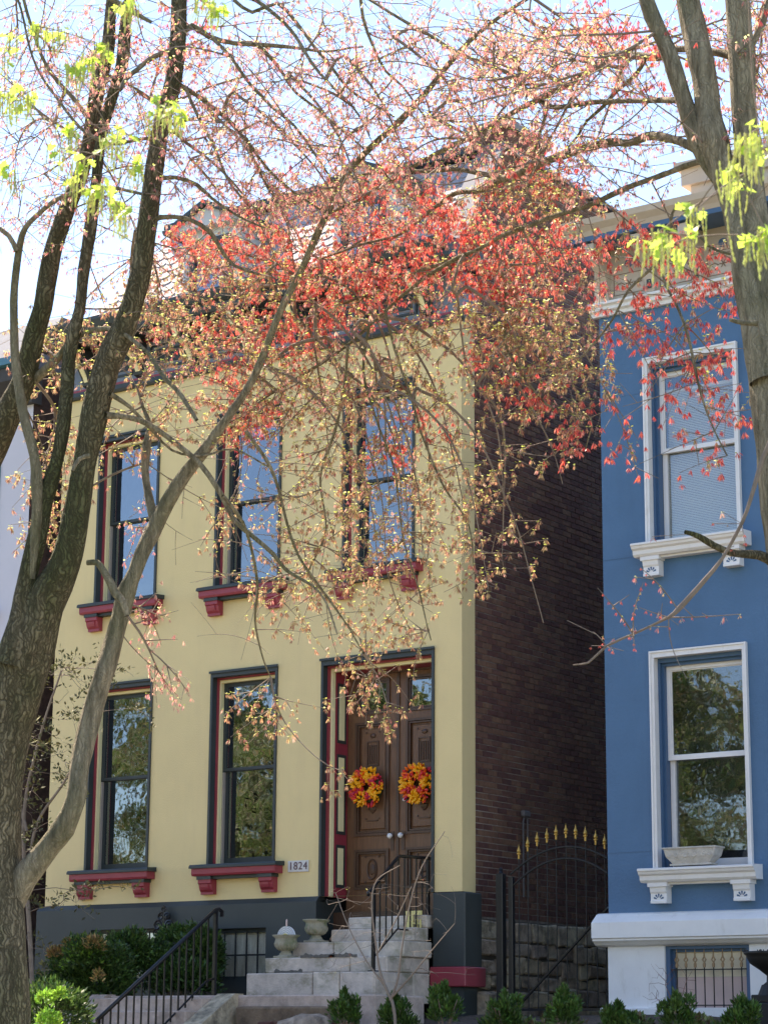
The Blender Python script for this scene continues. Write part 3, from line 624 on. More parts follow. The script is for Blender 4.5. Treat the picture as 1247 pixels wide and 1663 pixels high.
def b_window(x0, x1, z0, z1, blind, mid):
    m = MB(); frame_ring(m, x0, x1, z0, z1, -0.035, 0.10, 0.055, 0.075); frame_ring(m, x0-0.0, x1+0.0, z0, z1+0.0, -0.05, -0.037, 0.02, 0.02); wn = m.build('window', W_PAINT, BH)
    m = MB(); frame_ring(m, x0+0.056, x1-0.056, z0, z1-0.076, 0.06, 0.2, 0.028, 0.05); frame_ring(m, x0+0.084, x1-0.084, z0, z1-0.126, 0.11, 0.2, 0.026, 0.035); m.build('casing', B_TRIM, wn)
    a, b, c, d = x0+0.11, x1-0.11, z0, z1-0.16
    m = MB(); frame_ring(m, a, b, mid-0.025, d, 0.165, 0.205, 0.045, 0.045, 0.05); frame_ring(m, a+0.045, b-0.045, mid+0.025, d-0.045, 0.185, 0.2, 0.012, 0.012, 0.012); m.build('upper_sash', SASH_W, wn)
    m = MB(); frame_ring(m, a, b, c, mid+0.02, 0.21, 0.25, 0.06, 0.04, 0.10); m.build('lower_sash', SASH_W, wn)
    m = MB(); m.box(a+0.057, b-0.057, 0.188, 0.192, mid+0.037, d-0.057); m.build('pane', GLASS_B, wn)
    m = MB(); m.box(a+0.06, b-0.06, 0.232, 0.236, c+0.10, mid-0.02); m.build('pane', GLASS_B, wn)
    if blind:
        m = MB()
        zz = c+0.04
        while zz < d-0.22: m.prism_x([(0.285, zz), (0.30, zz+0.018), (0.298, zz+0.020), (0.283, zz+0.002)], a+0.04, b-0.04); zz += 0.02
        tag(m.build('blind_slats', BLIND, wn), kind='stuff')
        m = MB(); m.box(a+0.03, b-0.03, 0.27, 0.31, d-0.22, d-0.18); m.build('blind_headrail', BLIND, wn)
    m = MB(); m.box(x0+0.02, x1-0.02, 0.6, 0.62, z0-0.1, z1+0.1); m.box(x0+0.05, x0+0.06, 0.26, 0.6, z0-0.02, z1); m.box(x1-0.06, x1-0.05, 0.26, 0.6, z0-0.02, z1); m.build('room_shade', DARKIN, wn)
    zs = z0
    m = MB(); m.prism_x([(0.1, zs+0.004), (-0.22, zs-0.012), (-0.235, zs-0.02), (-0.235, zs-0.04), (-0.22, zs-0.05), (-0.21, zs-0.075), (-0.18, zs-0.095), (-0.175, zs-0.14), (-0.15, zs-0.165), (0, zs-0.165)], x0-0.10, x1+0.10); m.build('sill', W_PAINT, wn)
    m = MB(); m.box(x0+0.05, x1-0.05, -0.10, 0, zs-0.19, zs-0.166); m.build('sill_bedmould', W_PAINT, wn)
    for bx in (x0+0.0, x1-0.20):
        zt = zs-0.167
        m = MB(); m.box(bx-0.02, bx+0.22, -0.15, 0, zt-0.045, zt); m.prism_x([(0, zt-0.046), (-0.135, zt-0.046), (-0.125, zt-0.10), (-0.11, zt-0.12), (-0.11, zt-0.19), (-0.12, zt-0.20), (-0.12, zt-0.225), (0, zt-0.225)], bx, bx+0.2); br = m.build('bracket', W_PAINT, wn)
        m = MB()
        for k in range(5):
            an = R(20+35*k); cx, cz = bx+0.1, zt-0.185; r1, r2 = 0.025, 0.06
            ca, sa = math.cos(an), math.sin(an); px2, pz2 = -sa*0.011, ca*0.011
            pr = [(cx+r1*ca-px2*.4, cz+r1*sa-pz2*.4), (cx+r1*ca+px2*.4, cz+r1*sa+pz2*.4), (cx+r2*ca+px2, cz+r2*sa+pz2), (cx+(r2+.008)*ca, cz+(r2+.008)*sa), (cx+r2*ca-px2, cz+r2*sa-pz2)]
            m.prism_y(pr, -0.1125, -0.109)
        m.build('fan_cutout', B_TRIM, br)
b_window(*bw_l, False, 4.71); b_window(*bw_u, True, 8.30)
b_window(*bops[2], False, 4.71); b_window(*bops[3], True, 8.30)
# white base
m = MB(); bb = (2.69, 3.72, 1.95, 2.63); wall_open(m, BL0-0.0, BR0, 1.6, 2.64, -0.03, [bb], 0.14); m.quad((BL0, 8, 1.6), (BL0, -0.03, 1.6), (BL0, -0.03, 2.7), (BL0, 8, 2.7)); 
m.box(BL0-0.07, 2.62, -0.11, 0.1, 1.5, 1.95, 0.01); m.build('base_wall', W_PAINT, BH)
m = MB(); m.prism_x([(0, 2.99), (-0.05, 2.975), (-0.17, 2.88), (-0.17, 2.71), (-0.15, 2.70), (-0.15, 2.68), (-0.12, 2.66), (-0.09, 2.635), (-0.03, 2.615), (0.0, 2.615)], BL0-0.13, BR0); m.build('base_moulding', W_PAINT, BH)
a, b, c, d = bb
m = MB(); frame_ring(m, a, b, c, d, 0.0, 0.12, 0.05, 0.05); frame_ring(m, a+0.05, b-0.05, c, d-0.05, 0.05, 0.12, 0.03, 0.03); wn = m.build('basement_window', B_TRIM, BH)
m = MB(); m.box(a+0.08, b-0.08, 0.10, 0.104, c, d-0.08); m.build('pane', GLASS_B, wn)
m = MB(); m.box(a+0.082, b-0.082, 0.086, 0.094, c+0.33, d-0.082)
m.build('window_board', mat('ivory_window_board', (0.72, 0.62, 0.45), 0.7, var=0.15, vscale=3), wn)
m = MB(); m.box(a+0.082, b-0.082, 0.082, 0.094, c, c+0.328); m.build('lower_board', mat('pink_board', (0.62, 0.45, 0.40), 0.7, var=0.1), wn)
GR = empty('window_guard', (3.2, 0.03, 1.95), 'low iron guard with dull gold diamond spears before the basement window', 'window guard')
m = MB(); m.box(a+0.04, b-0.01, 0.015, 0.03, 2.352, 2.364); m.box(a+0.04, b-0.01, 0.015, 0.03, 1.97, 1.982); m.build('rail', IRON, GR)
for i in range(8):
    xx = a+0.13+i*0.112
    m = MB(); m.tube([(xx, 0.008, 1.93), (xx, 0.008, 2.38)], 0.0075, 6); m.build('bar', IRON, GR)
    m = MB(); y_ = 0.008
    m.prism_y([(xx-0.011, 2.38), (xx+0.011, 2.38), (xx+0.014, 2.41), (xx+0.010, 2.43), (xx-0.010, 2.43), (xx-0.014, 2.41)], y_-0.01, y_+0.01)
    for q in (-1, 1): m.prism_y([(xx+q*0.004, 2.43), (xx+q*0.028, 2.462), (xx+q*0.004, 2.50), (xx, 2.49), (xx+q*0.014, 2.462), (xx, 2.438)], y_-0.007, y_+0.007)
    m.prism_y([(xx-0.008, 2.495), (xx+0.008, 2.495), (xx+0.005, 2.53), (xx, 2.585), (xx-0.005, 2.53)], y_-0.006, y_+0.006)
    m.build('spear_head', GOLD_D, GR)
# cornice
m = MB(); m.prism_x([(0, 10.02), (-0.05, 10.02), (-0.06, 10.06), (-0.10, 10.08), (-0.10, 10.12), (-0.14, 10.14), (-0.14, 10.17), (0, 10.17)], BL0-0.08, BR0); m.build('cornice_moulding', W_PAINT, BH)
m = MB(); m.box(BL0-0.03, BR0, -0.05, 0.4, 10.17, 10.82); m.build('frieze', BEIGE, BH)
for i in range(8):
    cx = BL0+0.08+i*0.62
    m = MB(); m.prism_x([(-0.05, 10.18), (-0.12, 10.18), (-0.14, 10.3), (-0.16, 10.42), (-0.24, 10.52), (-0.36, 10.60), (-0.46, 10.66), (-0.46, 10.8), (-0.05, 10.8)], cx, cx+0.12); br = m.build('cornice_bracket', BEIGE, BH)
    m = MB(); m.box(cx+0.03, cx+0.09, -0.145, -0.137, 10.22, 10.38); m.build('incised_line', D_TRIM, br)
    m = MB(); cxx = cx+0.37; m.lathe([(0.055, -0.004), (0.055, 0.004)], (0, 0, 0), 12)
    m.v = [(cxx+v[0], -0.055+v[2]*1.0, 10.62+v[1]) for v in m.v]; m.build('vent_hole', B_TRIM, BH)
    m = MB(); frame_ring(m, cx+0.16, cx+0.58, 10.24, 10.50, -0.058, -0.05, 0.006, 0.006, 0.006)
    for k in range(6):
        t0 = R(60*k); m.tube([(cxx, -0.055, 10.37), (cxx+0.05*math.cos(t0), -0.055, 10.37+0.05*math.sin(t0))], 0.005, 4)
    m.tube([(cxx-0.17, -0.055, 10.37), (cxx-0.11, -0.055, 10.39), (cxx-0.06, -0.055, 10.36)], 0.005, 4); m.tube([(cxx+0.17, -0.055, 10.37), (cxx+0.11, -0.055, 10.35), (cxx+0.06, -0.055, 10.38)], 0.005, 4)
    m.build('frieze_ornament', mat('brown_incision', (0.2, 0.13, 0.09), 0.7), BH)
m = MB(); m.prism_x([(0.4, 10.82), (-0.5, 10.82), (-0.5, 10.88), (0.4, 10.88)], BL0-0.2, BR0); m.build('soffit', B_TRIM, BH)
m = MB(); m.prism_x([(0.4, 10.88), (-0.5, 10.88), (-0.53, 10.93), (-0.60, 10.99), (-0.62, 11.06), (0.4, 11.12)], BL0-0.24, BR0); m.build('crown_moulding', BEIGE, BH)
m = MB(); m.box(BL0-0.2, BR0, -0.3, 0.5, 11.122, 11.16); m.box(3.3, BR0, -0.35, 0.4, 11.30, 11.50); m.box(3.24, BR0, -0.42, 0.45, 11.50, 11.57); m.box(3.4, BR0, -0.3, 0.4, 11.16, 11.3); m.build('parapet', BEIGE, BH)
m = MB(); m.box(BL0+0.02, BR0-0.02, 0.66, 10, 1.6, 11.0); m.build('house_core', DARKIN, BH)

# planter on the sill
PL = empty('sill_planter', (3.2, -0.1, 3.47), 'pale cast stone planter with scroll relief on the lower blue house sill', 'planter')
zb = 3.476
m = MB(); n = 0
def tray(m, x0, x1, y0, y1, z0, z1, s0, s1):
    m.v += [(x0+s0, y0+s0*.4, z0), (x1-s0, y0+s0*.4, z0), (x1-s0, y1-s0*.4, z0), (x0+s0, y1-s0*.4, z0), (x0+s1, y0+s1*.4, z1), (x1-s1, y0+s1*.4, z1), (x1-s1, y1-s1*.4, z1), (x0+s1, y1-s1*.4, z1)]
    n = len(m.v)-8
    for q in ((0, 3, 2, 1), (4, 5, 6, 7), (0, 1, 5, 4), (1, 2, 6, 5), (2, 3, 7, 6), (3, 0, 4, 7)): m.f.append(tuple(n+i for i in q)); m.mi.append(0)
X0, X1 = 2.79, 3.44
tray(m, X0, X1, -0.21, 0.0, zb, zb+0.02, 0.07, 0.07); tray(m, X0, X1, -0.21, 0.0, zb+0.02, zb+0.05, 0.10, 0.075); tray(m, X0, X1, -0.21, 0.0, zb+0.05, zb+0.10, 0.075, 0.03); tray(m, X0, X1, -0.21, 0.0, zb+0.10, zb+0.18, 0.03, 0.008)
m.build('basin', PLANT, PL)
m = MB(); m.box(X0-0.008, X1+0.008, -0.218, 0.008, zb+0.18, zb+0.2, 0.004); m.build('rim', PLANT, PL)
m = MB()
for s_ in (-1, 1):
    for rr, cx_ in ((0.045, 0.06), (0.035, 0.17), (0.03, 0.25)):
        sp_ = [((X0+X1)/2+s_*(cx_)+rr*(1-t/9)*math.cos(t)*s_, -0.200+0.004*(1.2-t/8), zb+0.115+rr*(1-t/9)*math.sin(t)) for t in np.linspace(0, 7.5, 20)]
        m.tube(sp_, 0.0095, 6)
m.build('scroll_relief', PLANT, PL)
# black urn at right
BU = empty('black_iron_urn', (4.42, -1.0, 1.8), 'black iron urn on a square foot at the right edge before the white base', 'urn')
m = MB(); m.lathe([(0.10, 0.30), (0.05, 0.34), (0.045, 0.40), (0.12, 0.46), (0.21, 0.52), (0.245, 0.58), (0.25, 0.60), (0.27, 0.615), (0.28, 0.64), (0.24, 0.645), (0.22, 0.62)], (4.44, -1.0, 1.85), 24); m.build('bowl', IRON_R, BU, True)
m = MB(); m.box(4.24, 4.64, -1.2, -0.8, 1.7, 1.98, 0.01); m.box(4.28, 4.60, -1.16, -0.84, 1.98, 2.06, 0.01); m.lathe([(0.14, 0.21), (0.12, 0.26), (0.10, 0.31)], (4.44, -1.0, 1.85), 16); m.build('pedestal', IRON_R, BU)
m = MB(); 
for i in range(40): 
    a_ = random.uniform(0, 6.28); rr = 0.27; p0 = Vector((4.44+rr*math.cos(a_), -1+rr*math.sin(a_), 2.485)); m.tube([p0, p0+Vector((random.uniform(-.02, .02), random.uniform(-.02, .02), 0.02))], 0.006, 4)
m.build('beaded_rim', IRON_R, BU)

# ================================================================== LEFT NEIGHBOUR
LH = empty('pale_neighbour_house', (-10.5, 5, 1.9), 'pale lavender stucco house at the left edge behind the tree', 'house')
nx = -7.36
m = MB(); nops = [(-8.95, -7.96, 7.5, 9.7), (-8.95, -7.96, 3.9, 6.3)]; wall_open(m, -13, nx, 1.8, 10.45, 0, nops, 0.1); m.build('front_wall', LAV, LH)
m = MB(); m.box(nx-0.3, nx, 0.02, 13, 1.6, 11.0); m.build('side_wall', D_BRICK, LH)
for a, b, c, d in nops:
    m = MB(); frame_ring(m, a, b, c, d, -0.02, 0.1, 0.1, 0.1, 0.06); wn = m.build('window', TEAL, LH)
    m = MB(); m.box(a+0.1, b-0.1, 0.06, 0.065, c+0.06, d-0.1); m.build('pane', GLASS, wn)
    m = MB(); m.box(a-0.1, b+0.1, -0.12, 0.0, c-0.1, c); m.build('sill', LAV, wn)
    m = MB(); m.box(a+0.02, b-0.02, 0.4, 0.41, c, d); m.build('room_shade', DARKIN, wn)
m = MB(); m.prism_x([(0.1, 10.45), (-0.1, 10.45), (-0.14, 10.6), (-0.42, 10.72), (-0.45, 10.9), (0.1, 10.95)], -13, nx+0.06); m.build('cornice', ROOFD, LH)
m = MB(); m.prism_x([(-0.40, 10.91), (-0.52, 10.93), (-0.52, 11.04), (-0.36, 11.04)], -13, nx+0.08); m.build('gutter', TEAL, LH)
m = MB(); m.prism_x([(0.0, 10.95), (0.5, 11.9), (8, 12.0), (8, 10.95)], -13, nx); m.build('roof', SLATE_G, LH)

# ================================================================== STOOP
ST = empty('limestone_stoop', (-1.3, -0.6, 2.1), 'weathered limestone entrance steps up to the double doors', 'steps')
xr = -0.42
levels = [(2.07, 2.345, -1.20, -2.27), (2.345, 2.525, -0.93, -2.21), (2.525, 2.715, -0.65, -2.02), (2.715, 2.875, -0.37, -1.65), (2.875, 3.03, -0.10, -1.60)]
for i, (z0, z1, yf, xl) in enumerate(levels):
    xe = xr if i < 3 else xr-0.012
    cuts = {0: [xl, xl+0.98, -0.9, xe], 1: [xl, -0.95, xe], 2: [xl, xl+0.62, xe+0.04], 3: [xl, xe], 4: [xl, xe]}[i]
    for a, b in zip(cuts[:-1], cuts[1:]):
        m = MB(); m.bbox(a+0.004, b-0.004, yf, 0.28 if i == 4 else -0.10 if (i < 3 and b < -1.9) else (-0.065 if b > xr-.02 and i < 4 else -0.07), z0+0.004, z1-0.002, 0.012, 0.004)
        m.build('step_block', LIME if i != 4 else PATCH if False else LIME, ST)
# side cheek blocks on the right
for i, (ya, yb) in enumerate(((-1.18, -0.8), (-0.79, -0.42), (-0.41, -0.08))):
    m = MB(); m.bbox(xr-0.02, xr+0.012, ya, yb, 2.0, 2.34, 0.01, 0.003); m.build('cheek_block', LIME, ST)
# ragged dark mortar patches
for (cx, cz, L_, yf) in ((-1.42, 2.535, 0.5, -0.934), (-1.85, 2.36, 0.42, -1.204+0.27), (-1.05, 2.535, 0.4, -0.934)):
    pts = []
    for t in np.linspace(0, 1, 14): pts.append((cx-L_/2+L_*t, cz+0.012+0.035*abs(mnoise.noise(Vector((t*7, cx, 0))))*1.6))
    m = MB(); m.prism_y([(cx+L_/2, cz-0.012), (cx-L_/2, cz-0.012)]+pts, yf-0.004, yf+0.01); m.build('mortar_patch', PATCH, ST)
# upper landing + lower flight
LF = empty('lower_steps', (-2.9, -2.5, 1.9), 'pinkish concrete landing and lower steps beside the handrail', 'steps')
m = MB(); m.bbox(-3.75, 0.15, -1.95, -1.0, 1.55, 2.07, 0.015, 0.004)
m.build('landing_slab', PINK, LF)
for i in range(9):
    m = MB(); zt = 2.06-0.17*i; m.bbox(-3.72, -2.05, -1.97-0.29*(i+1), -1.94-0.29*i, zt-0.34, zt-0.02 if i == 0 else zt-0.0, 0.012, 0.004); m.build('step', PINK, LF)
for xa, xb, nm, mm in ((-3.98, -3.74, 'left_cheek', PINK), (-2.04, -1.78, 'right_cheek', RUBBLE)):
    m = MB(); m.prism_x([(-1.85, 2.09), (-2.0, 2.09), (-5.0, 0.35), (-5.0, -0.1), (-1.85, 1.0)], xa, xb); m.build('cheek_wall', mm, LF)
m = MB(); m.bbox(-1.7, -0.2, -2.1, -1.93, 1.5, 1.95, 0.02, 0.01); m.build('landing_edge', EARTH, LF)
m = MB()
for i in range(6): a = -1.25+i*0.22; m.bbox(a, a+0.2, -2.25, -2.1, 1.68+0.01*(i % 2), 1.77+0.01*(i % 3), 0.01, 0.01)
tag(m.build('brick_edging', BRICK, LF))
# boulders beside
for k, (bx, by, bz, br_) in enumerate(((-0.45, -2.35, 1.66, 0.26), (-1.35, -2.5, 1.5, 0.26), (0.25, -1.7, 1.72, 0.26))):
    m = MB(); n1_, n2_ = 14, 9
    for j in range(n2_+1):
        th_ = math.pi*j/n2_
        for i in range(n1_):
            ph = 2*math.pi*i/n1_; d = Vector((math.sin(th_)*math.cos(ph), math.sin(th_)*math.sin(ph), math.cos(th_)))
            rr = br_*(1+0.35*mnoise.noise(d*1.6+Vector((k*7, 0, 0)))+0.1*mnoise.noise(d*5)); m.v.append((bx+d.x*rr*1.4, by+d.y*rr, bz+d.z*rr*0.75))
    for j in range(n2_):
        for i in range(n1_): m.f.append((j*n1_+i, j*n1_+(i+1) % n1_, (j+1)*n1_+(i+1) % n1_, (j+1)*n1_+i)); m.mi.append(0)
    o = m.build('boulder', RUBBLE, None, True, origin=(bx, by, bz)); 
    tag(o, ['grey weathered boulder at the foot of the bare shrub', 'grey boulder left of the bare shrub beside the lower steps', 'grey boulder below the crimson pier block'][k], 'boulder', 'boulders below the landing')

# handrails
HR = empty('lower_handrail', (-2.2, -1.85, 2.06), 'black iron handrail sloping down left beside the lower steps', 'handrail')
hx = -2.2; y1_, y0_ = -1.89, -3.85
top0 = px_(350, 1478, hx); bot0 = px_(160, 1655, hx)
m = MB(); sl_ = (bot0[2]-top0[2])/(bot0[1]-top0[1]); ext = bot0[1]-0.02
def zr(y): return top0[2]+(y-top0[1])*sl_
m.tube([(hx+0.0, top0[1]+0.12, top0[2]-0.07), (hx, top0[1]+0.12, top0[2]-0.01), (hx, top0[1]+0.06, top0[2]+0.015), (hx, top0[1], top0[2]+0.0), (hx, ext, zr(ext))], 0.024, 10); m.build('top_rail', IRON, HR, True)
m = MB(); m.box(hx-0.02, hx+0.02, top0[1]-0.01, top0[1]+0.03, 2.06, top0[2]-0.01); m.box(hx-0.06, hx+0.06, top0[1]-0.05, top0[1]+0.07, 2.06, 2.08); m.box(hx-0.02, hx+0.02, ext-0.0, ext+0.04, 0.7, zr(ext)); m.build('post', IRON, HR)
m = MB(); m.tube([(hx, top0[1]-0.0, top0[2]-0.78), (hx, top0[1]-0.14, top0[2]-0.82), (hx, ext, zr(ext)-0.80)], 0.012, 6); m.build('bottom_rail', IRON, HR)
yy = top0[1]-0.12
while yy > ext:
    m = MB(); m.box(hx-0.008, hx+0.008, yy-0.008, yy+0.008, zr(yy)-0.80, zr(yy)-0.01); m.build('baluster', IRON, HR); yy -= 0.125
H2 = empty('door_handrail', (-0.5, -0.6, 2.35), 'short black iron handrail on the right of the entrance steps', 'handrail')
hx = -0.52
A_ = px_(601, 1447, hx); B_ = px_(650, 1391, hx); C_ = px_(695, 1392, hx)
m = MB(); m.tube([(hx, A_[1]-0.03, A_[2]-0.06), (hx, A_[1]-0.04, A_[2]-0.02), (hx, A_[1], A_[2]), (hx, B_[1]-0.06, B_[2]-0.02), (hx, B_[1], B_[2]+0.005), (hx, C_[1], C_[2]-0.01), (hx, C_[1]+0.05, C_[2]-0.01)], 0.02, 8); m.build('top_rail', IRON, H2, True)
def z2(y): return float(np.interp(y, [A_[1], B_[1], C_[1]], [A_[2], B_[2], C_[2]]))
P0 = px_(606, 1575, hx)[1]; Q = px_(695, 1400, hx)[1]
m = MB(); m.box(hx-0.018, hx+0.018, P0-0.018, P0+0.018, 2.345, z2(P0)); m.box(hx-0.045, hx+0.045, P0-0.045, P0+0.045, 2.345, 2.36); m.build('post', IRON, H2)
m = MB(); m.box(hx-0.018, hx+0.018, Q-0.018, Q+0.018, 2.715, z2(Q)); m.build('post', IRON, H2)
e0 = px_(610, 1553, hx); e1 = px_(645, 1509, hx)
m = MB(); m.tube([(hx, P0, e0[2]-0.02), (hx, e1[1], e1[2]), (hx, Q, e1[2]+0.0)], 0.011, 6); m.build('bottom_rail', IRON, H2)
nb = 9
for i in range(1, nb):
    yy = P0+(Q-P0)*i/nb; zb_ = float(np.interp(yy, [P0, e1[1], Q], [e0[2]-0.02, e1[2], e1[2]])); m = MB(); m.box(hx-0.007, hx+0.007, yy-0.007, yy+0.007, zb_, z2(yy)); m.build('baluster', IRON, H2)

# urns
def stone_urn(x, y, z, s, lab):
    U = empty('stone_urn', (x, y, z), lab, 'urn', 'stone urns on the entrance steps')
    m = MB(); m.lathe([(r_*s, z_*s) for r_, z_ in ((0.085, 0.06), (0.065, 0.085), (0.07, 0.10), (0.12, 0.125), (0.15, 0.165), (0.155, 0.21), (0.145, 0.25), (0.15, 0.27), (0.185, 0.295), (0.19, 0.31), (0.175, 0.312), (0.15, 0.28), (0.12, 0.24))], (x, y, z), 28); m.build('bowl', URN, U, True)
    m = MB(); m.box(x-0.125*s, x+0.125*s, y-0.125*s, y+0.125*s, z, z+0.03*s, 0.006); m.lathe([(0.12*s, 0.03*s), (0.09*s, 0.045*s), (0.085*s, 0.065*s)], (x, y, z), 24); m.build('foot', URN, U)
    m = MB()
    for k in range(16):
        a = 2*math.pi*k/16; m.tube([(x+s*r_*math.cos(a), y+s*r_*math.sin(a), z+s*z_) for r_, z_ in ((0.085, 0.105), (0.126, 0.13), (0.154, 0.17), (0.157, 0.205))], 0.008*s, 5)
    m.build('fluting', URN, U, True)
stone_urn(-1.77, -0.5, 2.716, 0.88, 'mossy stone urn on the third step, the right of the two')
stone_urn(-2.0, -0.79, 2.526, 0.88, 'mossy stone urn holding a white fluted disc, left one on the steps')
FD = empty('fan_ornament', (-2.0, -0.78, 2.8), 'white fluted half disc ornament with yellow centre standing in the left urn', 'ornament')
m = MB()
for k in range(12):
    a0, a1 = math.pi*k/12, math.pi*(k+1)/12; am = (a0+a1)/2; cx, cz = -2.0, 2.775
    m.prism_y([(cx, cz)]+[(cx+0.125*math.cos(t), cz+0.125*math.sin(t)) for t in (a0+0.02, am, a1-0.02)], -0.80, -0.785)
m.prism_y([(-2.0+0.13*math.cos(t), 2.775+0.13*math.sin(t)) for t in np.linspace(0, math.pi, 15)], -0.784, -0.77); m.box(-2.1, -1.9, -0.79, -0.77, 2.68, 2.785); m.build('disc', mat('white_enamel', (0.8, 0.82, 0.85), 0.3), FD)
m = MB()
for r_ in (0.062, 0.085, 0.108, 0.128): m.tube([(-2.0+r_*math.cos(t), -0.802, 2.775+r_*math.sin(t)) for t in np.linspace(0.05, math.pi-0.05, 18)], 0.0035, 5)
m.build('ring_groove', mat('grey_enamel', (0.35, 0.38, 0.42), 0.4), FD)
m = MB(); m.prism_y([(-2.0+0.042*math.cos(t), 2.775+0.042*math.sin(t)) for t in np.linspace(0, math.pi, 9)], -0.815, -0.80); m.build('centre', mat('yellow_enamel', (0.7, 0.55, 0.08), 0.4), FD)
m = MB(); m.tube([(-2.0, -0.785, 2.90), (-2.0, -0.785, 2.97)], 0.01, 8); m.lathe([(0.001, 0.08), (0.012, 0.09), (0.001, 0.11)], (-2.0, -0.785, 2.88), 8); m.build('finial', mat('pale_pink_enamel', (0.7, 0.5, 0.45), 0.4), FD)
# yellow wooden doorstop chair
YC = empty('yellow_wooden_stand', (-0.62, -0.12, 2.716), 'small yellow wooden stand with cut out figure on the top step by pier', 'stand')
m = MB(); m.box(-0.72, -0.47, -0.22, -0.08, 2.716, 2.80, 0.005); m.prism_y([(-0.72, 2.80), (-0.60, 2.80), (-0.60, 3.08), (-0.71, 3.08), (-0.70, 3.0), (-0.71, 2.96)], -0.15, -0.13); m.box(-0.60, -0.48, -0.15, -0.13, 3.03, 3.08); m.build('back_board', YEL_W, YC)
m = MB(); m.box(-0.56, -0.535, -0.16, -0.14, 2.80, 2.99); m.lathe([(0.001, -0.03), (0.02, -0.02), (0.022, 0), (0.001, 0.03)], (-0.547, -0.15, 2.97), 8); m.box(-0.6, -0.49, -0.165, -0.145, 2.925, 2.94); m.box(-0.50, -0.485, -0.16, -0.14, 2.86, 2.98); m.build('figure', YEL_W, YC)

# iron scroll ornament on the plinth
SO = empty('iron_scroll_ornament', (-4.5, -0.1, 2.9), 'black iron scrollwork ornament against the dark plinth behind evergreens', 'ornament')
m = MB(); c0 = Vector((-4.52, -0.12, 2.98))
for (dx, dz, r_, s_) in ((-0.1, 0.02, 0.07, 1), (0.1, 0.02, 0.07, -1), (-0.05, 0.13, 0.055, 1), (0.06, 0.13, 0.055, -1), (0, 0.22, 0.04, 1), (-0.12, -0.08, 0.06, 1), (0.12, -0.08, 0.06, -1), (0, -0.03, 0.06, 1)):
    m.tube([c0+Vector((dx+s_*r_*(1-t/11)*math.cos(t), 0, dz+r_*(1-t/11)*math.sin(t))) for t in np.linspace(0, 9, 22)], 0.013, 5)
m.tube([c0+Vector((0, 0, -0.9)), c0+Vector((0, 0, 0.28))], 0.014, 6)
m.build('scrollwork', IRON, SO)

# wreaths
def wreath(cx, cz, lab, seed):
    rd = random.Random(seed); y0 = dy-0.075
    Wt = empty('wreath', (cx, dy-0.03, cz), lab, 'wreath', 'tulip wreaths on the doors')
    m = MB(); m.tube([(cx+0.16*math.cos(t), y0+0.02, cz+0.16*math.sin(t)) for t in np.linspace(0, 2*math.pi, 25)], 0.055, 8, False); m.build('wreath_base', mat('wreath_moss', (0.05, 0.06, 0.02), 0.9), Wt, True)
    cols = [mat('tulip_yellow', (0.90, 0.42, 0.01), 0.5), mat('tulip_orange', (0.88, 0.16, 0.01), 0.5), mat('tulip_red', (0.72, 0.04, 0.03), 0.5), mat('tulip_magenta', (0.5, 0.02, 0.06), 0.5)]
    prof = [(0.001, -0.034), (0.012, -0.028), (0.0165, -0.008), (0.014, 0.012), (0.007, 0.028), (0.001, 0.036)]
    protos = []
    for c in cols:
        me = bpy.data.meshes.new('tulip'); mb = MB(); mb.lathe(prof, (0, 0, 0), 6); me.from_pydata(mb.v, [], mb.f); me.materials.append(c)
        me.polygons.foreach_set('use_smooth', [True]*len(me.polygons)); protos.append(me)
    for k in range(280):
        t = rd.uniform(0, 2*math.pi); ps = rd.uniform(0, 2*math.pi); rr = 0.16+0.085*math.cos(ps)*rd.uniform(0.8, 1.05); dyy = -abs(math.sin(ps))*0.075-0.005
        f = (math.sin(t*4+seed)+rd.uniform(-0.9, 0.9)); ci = 0 if f > 0.1 else (1 if f > -0.55 else (2 if f > -1.2 else 3))
        o = bpy.data.objects.new('tulip', protos[ci]); COL.objects.link(o); o.parent = Wt
        p = Vector((cx+rr*math.cos(t), y0+dyy, cz+rr*math.sin(t))); o.location = p-off(Wt)
        dr_ = Vector((math.cos(t)*math.cos(ps)+rd.uniform(-.5, .5), -0.5+rd.uniform(-.4, .2), math.sin(t)*math.cos(ps)+rd.uniform(-.5, .5))).normalized()
        o.rotation_euler = dr_.to_track_quat('Z', 'Y').to_euler(); s_ = rd.uniform(0.95, 1.3); o.scale = (s_, s_, s_)
wreath(-1.665, 4.655, 'orange and red tulip wreath on the left door', 3)
wreath(-0.895, 4.66, 'yellow and red tulip wreath on the right door, partly behind the jamb', 8)

# ================================================================== GATE
GT = empty('iron_gate', (1.25, 0.15, 1.9), 'tall arched black iron gate with gold spear points across the alley', 'gate'); gy_ = 0.15
def gp(u, v): 
    q = py(u, v, gy_); return Vector((q[0], gy_, q[2]))
for u0, v0, w_ in ((813, 1419, 0.045), (830, 1424, 0.03)):
    q = gp(u0, v0); m = MB(); m.box(q.x-w_, q.x+w_, gy_-w_, gy_+w_, 1.8, q.z, 0.004); 
    if w_ > 0.04: m.lathe([(0.001, 0), (0.03, 0.01), (0.02, 0.03), (0.028, 0.05), (0.001, 0.08)], (q.x, gy_, q.z), 10)
    m.build('gate_post', IRON, GT)
arcs = []
for (L_, P_, Rr) in (((829, 1420), (920, 1375), (986, 1394)), ((828, 1444), (920, 1394), (986, 1418))):
    a, b, c = gp(*L_), gp(*P_), gp(*Rr)
    co = np.polyfit([a.x, b.x, c.x], [a.z, b.z, c.z], 2); arcs.append(co)
    m = MB(); m.tube([(x, gy_, float(np.polyval(co, x))) for x in np.linspace(a.x, c.x, 22)], 0.013, 6); m.build('arch_rail', IRON_R, GT)
